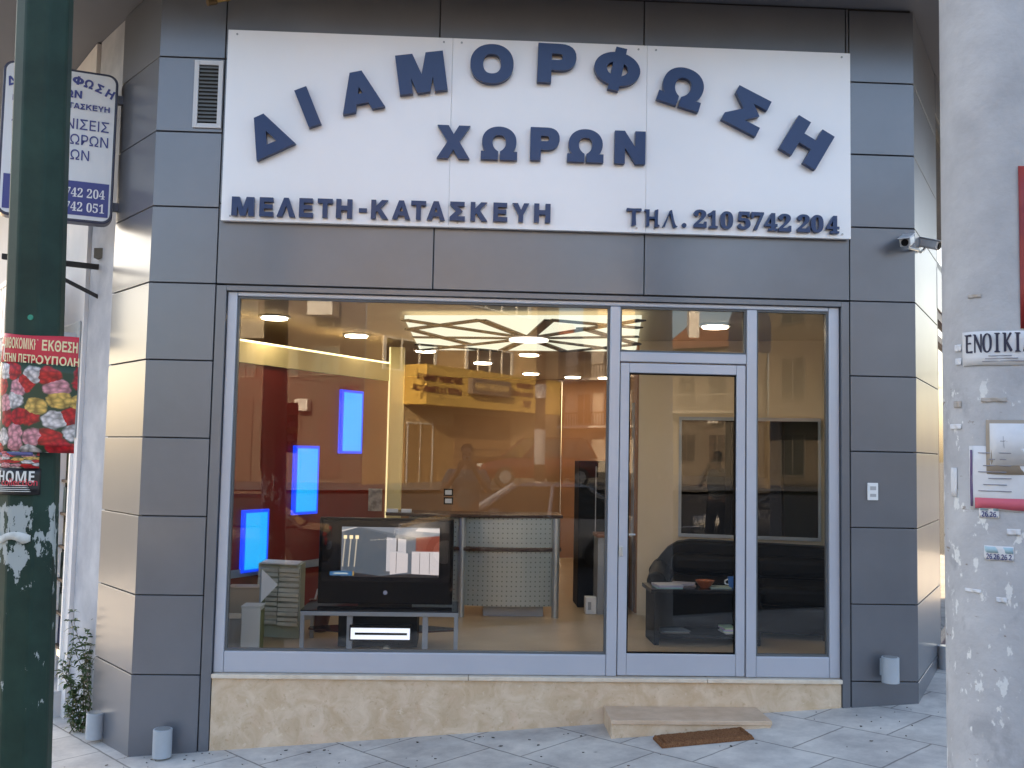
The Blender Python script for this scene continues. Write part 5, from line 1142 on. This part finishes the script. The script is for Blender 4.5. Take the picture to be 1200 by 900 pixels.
bF = building('shuttered_building', 'beige shuttered building filling the narrow right pane, across the street', [f0_, f1_, f1_+Vector((4, -9)), f0_+Vector((3, -9))][::-1], -.3, 11, mat('dull_beige', (.105, .088, .073), .85, var=.06, scale=.7))
for lev in (.2, 3.2, 6.2):
    for i in range(4): window(bF, f1_.lerp(f0_, .05+.24*i), f1_.lerp(f0_, .2+.24*i), lev+.6, lev+2.3, 2, bracketgrey)
k = MB(); k.slab(f1_, f0_, 2.9, 3.05, 0, 1.3, .02, .98); k.build('awning', mat('awning_brown', (.10, .07, .06), .8), bF)
# utility pole and wires
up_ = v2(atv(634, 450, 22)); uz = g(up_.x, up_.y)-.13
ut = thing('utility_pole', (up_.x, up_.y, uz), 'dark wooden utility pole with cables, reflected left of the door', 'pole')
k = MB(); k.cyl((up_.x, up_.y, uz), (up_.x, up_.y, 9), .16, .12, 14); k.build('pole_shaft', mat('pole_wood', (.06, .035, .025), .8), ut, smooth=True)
k = MB(); k.box(up_.x-.9, up_.x+.9, up_.y-.06, up_.y+.06, 7.6, 7.7); k.build('cross_arm', dk, ut)
for i, (qx, qy, qz, zz) in enumerate(((-14, -24, 9, 7.72), (16, -20, 8.6, 7.72), (17, -24, 8.0, 7.2), (16, -30, 7.6, 6.9))):
    k = MB(); pts = []
    for j in range(13):
        f = j/12; pts.append((up_.x+(qx-up_.x)*f, up_.y+(qy-up_.y)*f, zz+(qz-zz)*f-1.0*4*f*(1-f)*.5))
    k.tube(pts, .014, 5); k.build('cable', blackm, ut)
k = MB(); k.cyl((up_.x, up_.y, 3.1), (up_.x, up_.y, 3.5), .165, n=14); k.cyl((up_.x, up_.y, 1.2), (up_.x, up_.y, 2.2), .166, n=14); k.build('pole_poster', paper, ut)

# ---- cars
tyre = mat('tyre_rubber', (.02, .02, .02), .85); rimm = mat('alloy_rim', (.4, .4, .42), .35, .7); headl = mat('headlight_glass', (.6, .62, .65), .1); taill = mat('taillight_red', (.35, .01, .01), .2)
def car(name, label, loc, yaw, body, suv=False):
    t = thing(name, loc, label, 'car', 'cars parked across the street'); Lc, Wc = (4.6, 1.86) if suv else (4.2, 1.7)
    zb, zm, zt = (.32, 1.02, 1.74) if suv else (.22, .86, 1.40)
    def loop(x, z0, z1, hw, tuck=.06): return [(x, -hw+tuck, z0), (x, -hw, z0+(z1-z0)*.25), (x, -hw, z0+(z1-z0)*.7), (x, -hw+tuck, z1-.01), (x, -hw*.5, z1), (x, hw*.5, z1), (x, hw-tuck, z1-.01), (x, hw, z0+(z1-z0)*.7), (x, hw, z0+(z1-z0)*.25), (x, hw-tuck, z0)]
    h = Lc/2; hw = Wc/2
    k = MB(); k.rings([loop(-h, zb+.12, zm-.12, hw*.82), loop(-h+.1, zb+.04, zm-.03, hw*.95), loop(-h+.7, zb, zm+.0, hw), loop(0, zb, zm+.01, hw), loop(h-1.1, zb, zm-.02, hw), loop(h-.35, zb+.02, zm-.13, hw*.95), loop(h-.06, zb+.08, zm-.24, hw*.86), loop(h, zb+.14, zm-.34, hw*.76)])
    bd = k.build('body', body, t, local=True, smooth=True)
    rr, rf_ = (-h+.12, .62) if suv else (-h+.62, .25); wr, wf = (-h+.3, .28) if suv else (-h+1.0, .05)
    def gl_(x, z, w_): return [(x, -w_, z), (x, w_, z)]
    k = MB(); xb0, xb1 = (-h+.10, h-1.55) if suv else (-h+.45, h-1.25); xt0, xt1 = (-h+.45, h-2.35) if suv else (-h+1.05, h-2.0)
    k.hexa([(xb0, -hw+.06, zm+.005), (xb1, -hw+.06, zm+.005), (xb1, hw-.06, zm+.005), (xb0, hw-.06, zm+.005)], [(xt0, -hw+.26, zt-.05), (xt1, -hw+.26, zt-.05), (xt1, hw-.26, zt-.05), (xt0, hw-.26, zt-.05)]); k.build('window', winglass, t, local=True, bev=.03)
    k = MB(); k.hexa([(xt0-.03, -hw+.23, zt-.049), (xt1+.04, -hw+.23, zt-.049), (xt1+.04, hw-.23, zt-.049), (xt0-.03, hw-.23, zt-.049)], [(xt0+.1, -hw+.3, zt), (xt1-.1, -hw+.3, zt), (xt1-.1, hw-.3, zt), (xt0+.1, hw-.3, zt)]); k.build('roof', body, t, local=True, bev=.02)
    for sy in (-1, 1):
        k = MB()
        for xb, xt in ((xb0, xt0), (xb1, xt1), ((xb0+xb1)/2, (xt0+xt1)/2)): k.cyl((xb, sy*(hw-.05), zm), (xt, sy*(hw-.25), zt-.04), .04, .035, 8)
        k.build('pillar', body, t, local=True)
        for x in (-h+.82, h-.85):
            R_ = .36 if suv else .30
            k = MB(); k.cyl((x, sy*(hw-.2), R_), (x, sy*(hw+.012), R_), R_, n=24); wh = k.build('wheel', tyre, t, local=True, bev=.03, smooth=True)
            k = MB(); k.cyl((x, sy*(hw+.013), R_), (x, sy*(hw+.022), R_), R_*.62, n=20); k.build('rim', rimm, wh, local=True)
        k = MB(); k.box(h-.14, h-.02, min(sy*hw*.45, sy*hw*.78), max(sy*hw*.45, sy*hw*.78), zm-.36, zm-.22); k.build('headlight', headl, t, local=True, bev=.02)
        k = MB(); k.box(-h-.005, -h+.12, min(sy*hw*.6, sy*hw*.86), max(sy*hw*.6, sy*hw*.86), zm-.3, zm-.08); k.build('taillight', taill, t, local=True, bev=.02)
        k = MB(); k.box(xb1-.45, xb1-.3, min(sy*(hw-.02), sy*(hw+.15)), max(sy*(hw-.02), sy*(hw+.15)), zm+.02, zm+.14); k.build('side_mirror', body, t, local=True, bev=.02)
    k = MB(); k.box(-h-.03, -h+.05, -.26, .26, zm-.42, zm-.31); k.build('number_plate', white, t, local=True)
    k = MB(); k.box(h-.2, h+.03, -hw*.8, hw*.8, zb+.05, zb+.2); k.box(-h-.03, -h+.2, -hw*.84, hw*.84, zb+.05, zb+.22); k.build('bumper', blackm, t, local=True, bev=.03)
    t.rotation_euler.z = yaw; return t
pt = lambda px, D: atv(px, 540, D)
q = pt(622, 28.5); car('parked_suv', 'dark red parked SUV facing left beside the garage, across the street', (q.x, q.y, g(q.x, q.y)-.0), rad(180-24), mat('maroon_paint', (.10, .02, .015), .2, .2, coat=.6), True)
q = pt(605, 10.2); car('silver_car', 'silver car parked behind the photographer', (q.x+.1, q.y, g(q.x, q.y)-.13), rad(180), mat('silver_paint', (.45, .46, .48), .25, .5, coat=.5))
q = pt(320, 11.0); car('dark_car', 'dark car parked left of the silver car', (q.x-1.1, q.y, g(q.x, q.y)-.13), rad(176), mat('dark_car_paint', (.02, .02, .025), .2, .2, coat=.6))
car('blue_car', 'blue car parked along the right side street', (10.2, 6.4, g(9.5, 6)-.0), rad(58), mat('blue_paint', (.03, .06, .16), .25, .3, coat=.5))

# ---- round topped signboard seen in the narrow right pane
q = atv(880, 400, 10); sgn = thing('round_top_signboard', (q.x, q.y, g(q.x, q.y)-.13), 'blue grey round topped signboard on a post, reflected in the narrow right pane', 'sign')
zc2 = atv(880, 395, 10).z; k = MB(); k.extr([(q.x+.36*math.cos(a_), q.y, zc2+.2+.4*math.sin(a_)) for a_ in [math.pi*i/20 for i in range(21)]]+[(q.x-.36, q.y, zc2-.25), (q.x+.36, q.y, zc2-.25)], (0, -.06, 0)); k.build('board', mat('board_blue_grey', (.16, .18, .28), .5), sgn)
k = MB(); k.cyl((q.x, q.y+.001, zc2+.22), (q.x, q.y+.012, zc2+.22), .17, n=24); k.build('emblem', mat('emblem_pale', (.35, .38, .30), .5), sgn)
k = MB(); k.cyl((q.x, q.y-.07, g(q.x, q.y)-.13), (q.x, q.y-.07, zc2+.3), .03, n=10); k.build('post', dk, sgn)

# ================================================================== THE PHOTOGRAPHER (mirrored in the dark interior window)
px_, py_ = 0.02, -CD-.34
gz = g(px_, py_)-.13
ph = thing('person', (px_, py_, gz), 'person in a pale shirt and dark trousers holding a camera up to the face', 'person')
S_ = 1.0
def skin(name, verts, edges, radii, m, root=0, sub=1):
    me = bpy.data.meshes.new(name); me.from_pydata([Vector(v) for v in verts], edges, []); o = bpy.data.objects.new(name, me); COL.objects.link(o); o.parent = ph; me.materials.append(m)
    md = o.modifiers.new('skin', 'SKIN'); md.use_smooth_shade = True
    for i, r in enumerate(radii):
        sv = me.skin_vertices[0].data[i]; sv.radius = (r, r*.92) if isinstance(r, float) else r; sv.use_root = (i == root)
    s = o.modifiers.new('sub', 'SUBSURF'); s.levels = sub; s.render_levels = sub; return o
HT = CH+.12-gz        # height to suit eye level at the camera
f_ = HT/1.76
skinm = mat('skin', (.48, .28, .19), .5)
V = [(0, 0, .98), (0, .0, 1.15), (0, 0, 1.38), (0, .01, 1.48), (0, .02, 1.56), (0, .03, 1.66), (0, .02, 1.72)]
Rr = [(.16, .11), (.145, .10), (.17, .11), .06, .055, (.075, .095), (.06, .075)]
E_ = [(0, 1), (1, 2), (2, 3), (3, 4), (4, 5), (5, 6)]
def chain(parent, pts, rs):
    p = parent
    for q, r in zip(pts, rs): V.append(q); Rr.append(r); E_.append((p, len(V)-1)); p = len(V)-1
    return p
hands = []
for s_ in (-1, 1):
    chain(0, [(s_*.10, 0, .90), (s_*.12, .01, .50), (s_*.125, -.01, .09), (s_*.13, .12, .04)], [.095, .06, .042, .04])
    hnd = chain(2, [(s_*.18, 0, 1.42), (s_*.27, .09, 1.20), (s_*.10, .27, 1.44), (s_*.075, .31, 1.52)], [.06, .046, .032, .034])
    for j in range(4):
        fx = s_*(.085-.018*j); chain(hnd, [(fx, .335, 1.545-.012*j), (fx-s_*.02, .36, 1.56-.014*j), (fx-s_*.035, .345, 1.57-.014*j)], [.011, .009, .008])
    chain(hnd, [(s_*.06, .30, 1.50), (s_*.045, .31, 1.48)], [.012, .010])
V = [Vector(v)*f_ for v in V]; Rr = [(r*f_ if isinstance(r, float) else (r[0]*f_, r[1]*f_)) for r in Rr]
skin('body', V, E_, Rr, skinm)
sh_v = [(0, 0, .86), (0, 0, 1.15), (0, 0, 1.36), (0, .005, 1.45)]; sh_r = [(.178, .128), (.165, .122), (.19, .128), (.09, .08)]; sh_e = [(0, 1), (1, 2), (2, 3)]
for s_ in (-1, 1):
    n0 = len(sh_v); sh_v += [(s_*.19, 0, 1.41), (s_*.245, .06, 1.27)]; sh_r += [.078, .07]; sh_e += [(2, n0), (n0, n0+1)]
skin('shirt', [Vector(v)*f_ for v in sh_v], sh_e, [(r*f_ if isinstance(r, float) else (r[0]*f_, r[1]*f_)) for r in sh_r], mat('pale_shirt', (.30, .34, .34), .8))
tr_v = [(0, 0, 1.08), (0, 0, .93)]; tr_r = [(.172, .122), (.17, .13)]; tr_e = [(0, 1)]
for s_ in (-1, 1):
    n0 = len(tr_v); tr_v += [(s_*.10, 0, .84), (s_*.12, .01, .5), (s_*.125, -.01, .03)]; tr_r += [.108, .08, .068]; tr_e += [(1, n0), (n0, n0+1), (n0+1, n0+2)]
skin('trousers', [Vector(v)*f_ for v in tr_v], tr_e, [(r*f_ if isinstance(r, float) else (r[0]*f_, r[1]*f_)) for r in tr_r], mat('dark_trousers', (.025, .022, .022), .85))
for s_ in (-1, 1):
    skin('shoe', [Vector((s_*.125, -.04, .05))*f_, Vector((s_*.13, .08, .045))*f_, Vector((s_*.135, .17, .03))*f_], [(0, 1), (1, 2)], [.05*f_, .048*f_, .035*f_], black)
skin('hair', [Vector((0, -.01, 1.64))*f_, Vector((0, .0, 1.71))*f_, Vector((0, .03, 1.745))*f_], [(0, 1), (1, 2)], [(.086*f_, .09*f_), (.084*f_, .095*f_), (.05*f_, .07*f_)], mat('dark_hair', (.015, .011, .009), .7))
k = MB()
for s_ in (-1, 1): k.cyl((s_*.032*f_, .112*f_, 1.645*f_), (s_*.032*f_, .122*f_, 1.645*f_), .012*f_, n=10)
k.build('eye', mat('eye', (.05, .03, .02), .3), ph, local=True)
k = MB(); k.cyl((0, .11*f_, 1.64*f_), (0, .138*f_, 1.605*f_), .010*f_, .016*f_, 8); k.build('nose', skinm, ph, local=True)
k = MB(); k.box(-.024*f_, .024*f_, .108*f_, .121*f_, 1.568*f_, 1.576*f_); k.build('mouth', mat('lips', (.30, .12, .10), .5), ph, local=True)
for s_ in (-1, 1):
    k = MB(); k.rings([[(s_*(.078+.012*j)*f_, (.025+.018*math.cos(a_)*(1-.3*j))*f_, (1.63+.03*math.sin(a_)*(1-.3*j))*f_) for a_ in [i*math.pi/5 for i in range(10)]] for j in (0, 1)]); k.build('ear', skinm, ph, local=True, smooth=True)
pc = thing('compact_camera', (px_, py_+.33*f_, gz+1.50*f_), 'small silver compact camera held up by the person', 'camera')
k = MB(); cz_ = CH-.075; k.box(px_-.045, px_+.045, -CD-.035, -CD-.012, cz_-.028, cz_+.028); k.build('camera_body', steel, pc, bev=.004)
k = MB(); k.cyl((px_, -CD-.0115, cz_), (px_, -CD-.001, cz_), .018, n=16); k.build('camera_lens', black, pc)

# tree beside the right street
tr = thing('street_tree', (13.5, 9.5, g(13.5, 9.5)), 'leafy street tree mirrored in the right side window', 'tree')
k = MB(); k.cyl((13.5, 9.5, g(13.5, 9.5)-.1), (13.6, 9.5, 2.4), .16, .11, 10)
tips = []
for i in range(9):
    a_ = i*2.4; e_ = Vector((13.6+math.cos(a_)*random.uniform(.8, 1.7), 9.5+math.sin(a_)*random.uniform(.8, 1.7), random.uniform(3.2, 5.6))); k.cyl((13.6, 9.5, 2.2), e_, .06, .015, 6); tips.append(e_)
k.build('trunk', mat('bark', (.10, .075, .055), .9, var=.2, scale=9, bump=.5, bscale=20), tr)
k = MB()
for e_ in tips:
    for _ in range(330):
        d = Vector((random.gauss(0, .5), random.gauss(0, .5), random.gauss(0, .42))); q = e_+d; a_ = random.uniform(0, 6.28); u = Vector((math.cos(a_), math.sin(a_), random.uniform(-.5, .5)))*.09; v = u.cross(Vector((random.random(), random.random(), 1))).normalized()*.05
        k.poly([q-u, q-v, q+u, q+v])
k.build('crown', mat('tree_leaf', (.035, .07, .022), .6, col2=(.07, .11, .035), scale=2), tr)
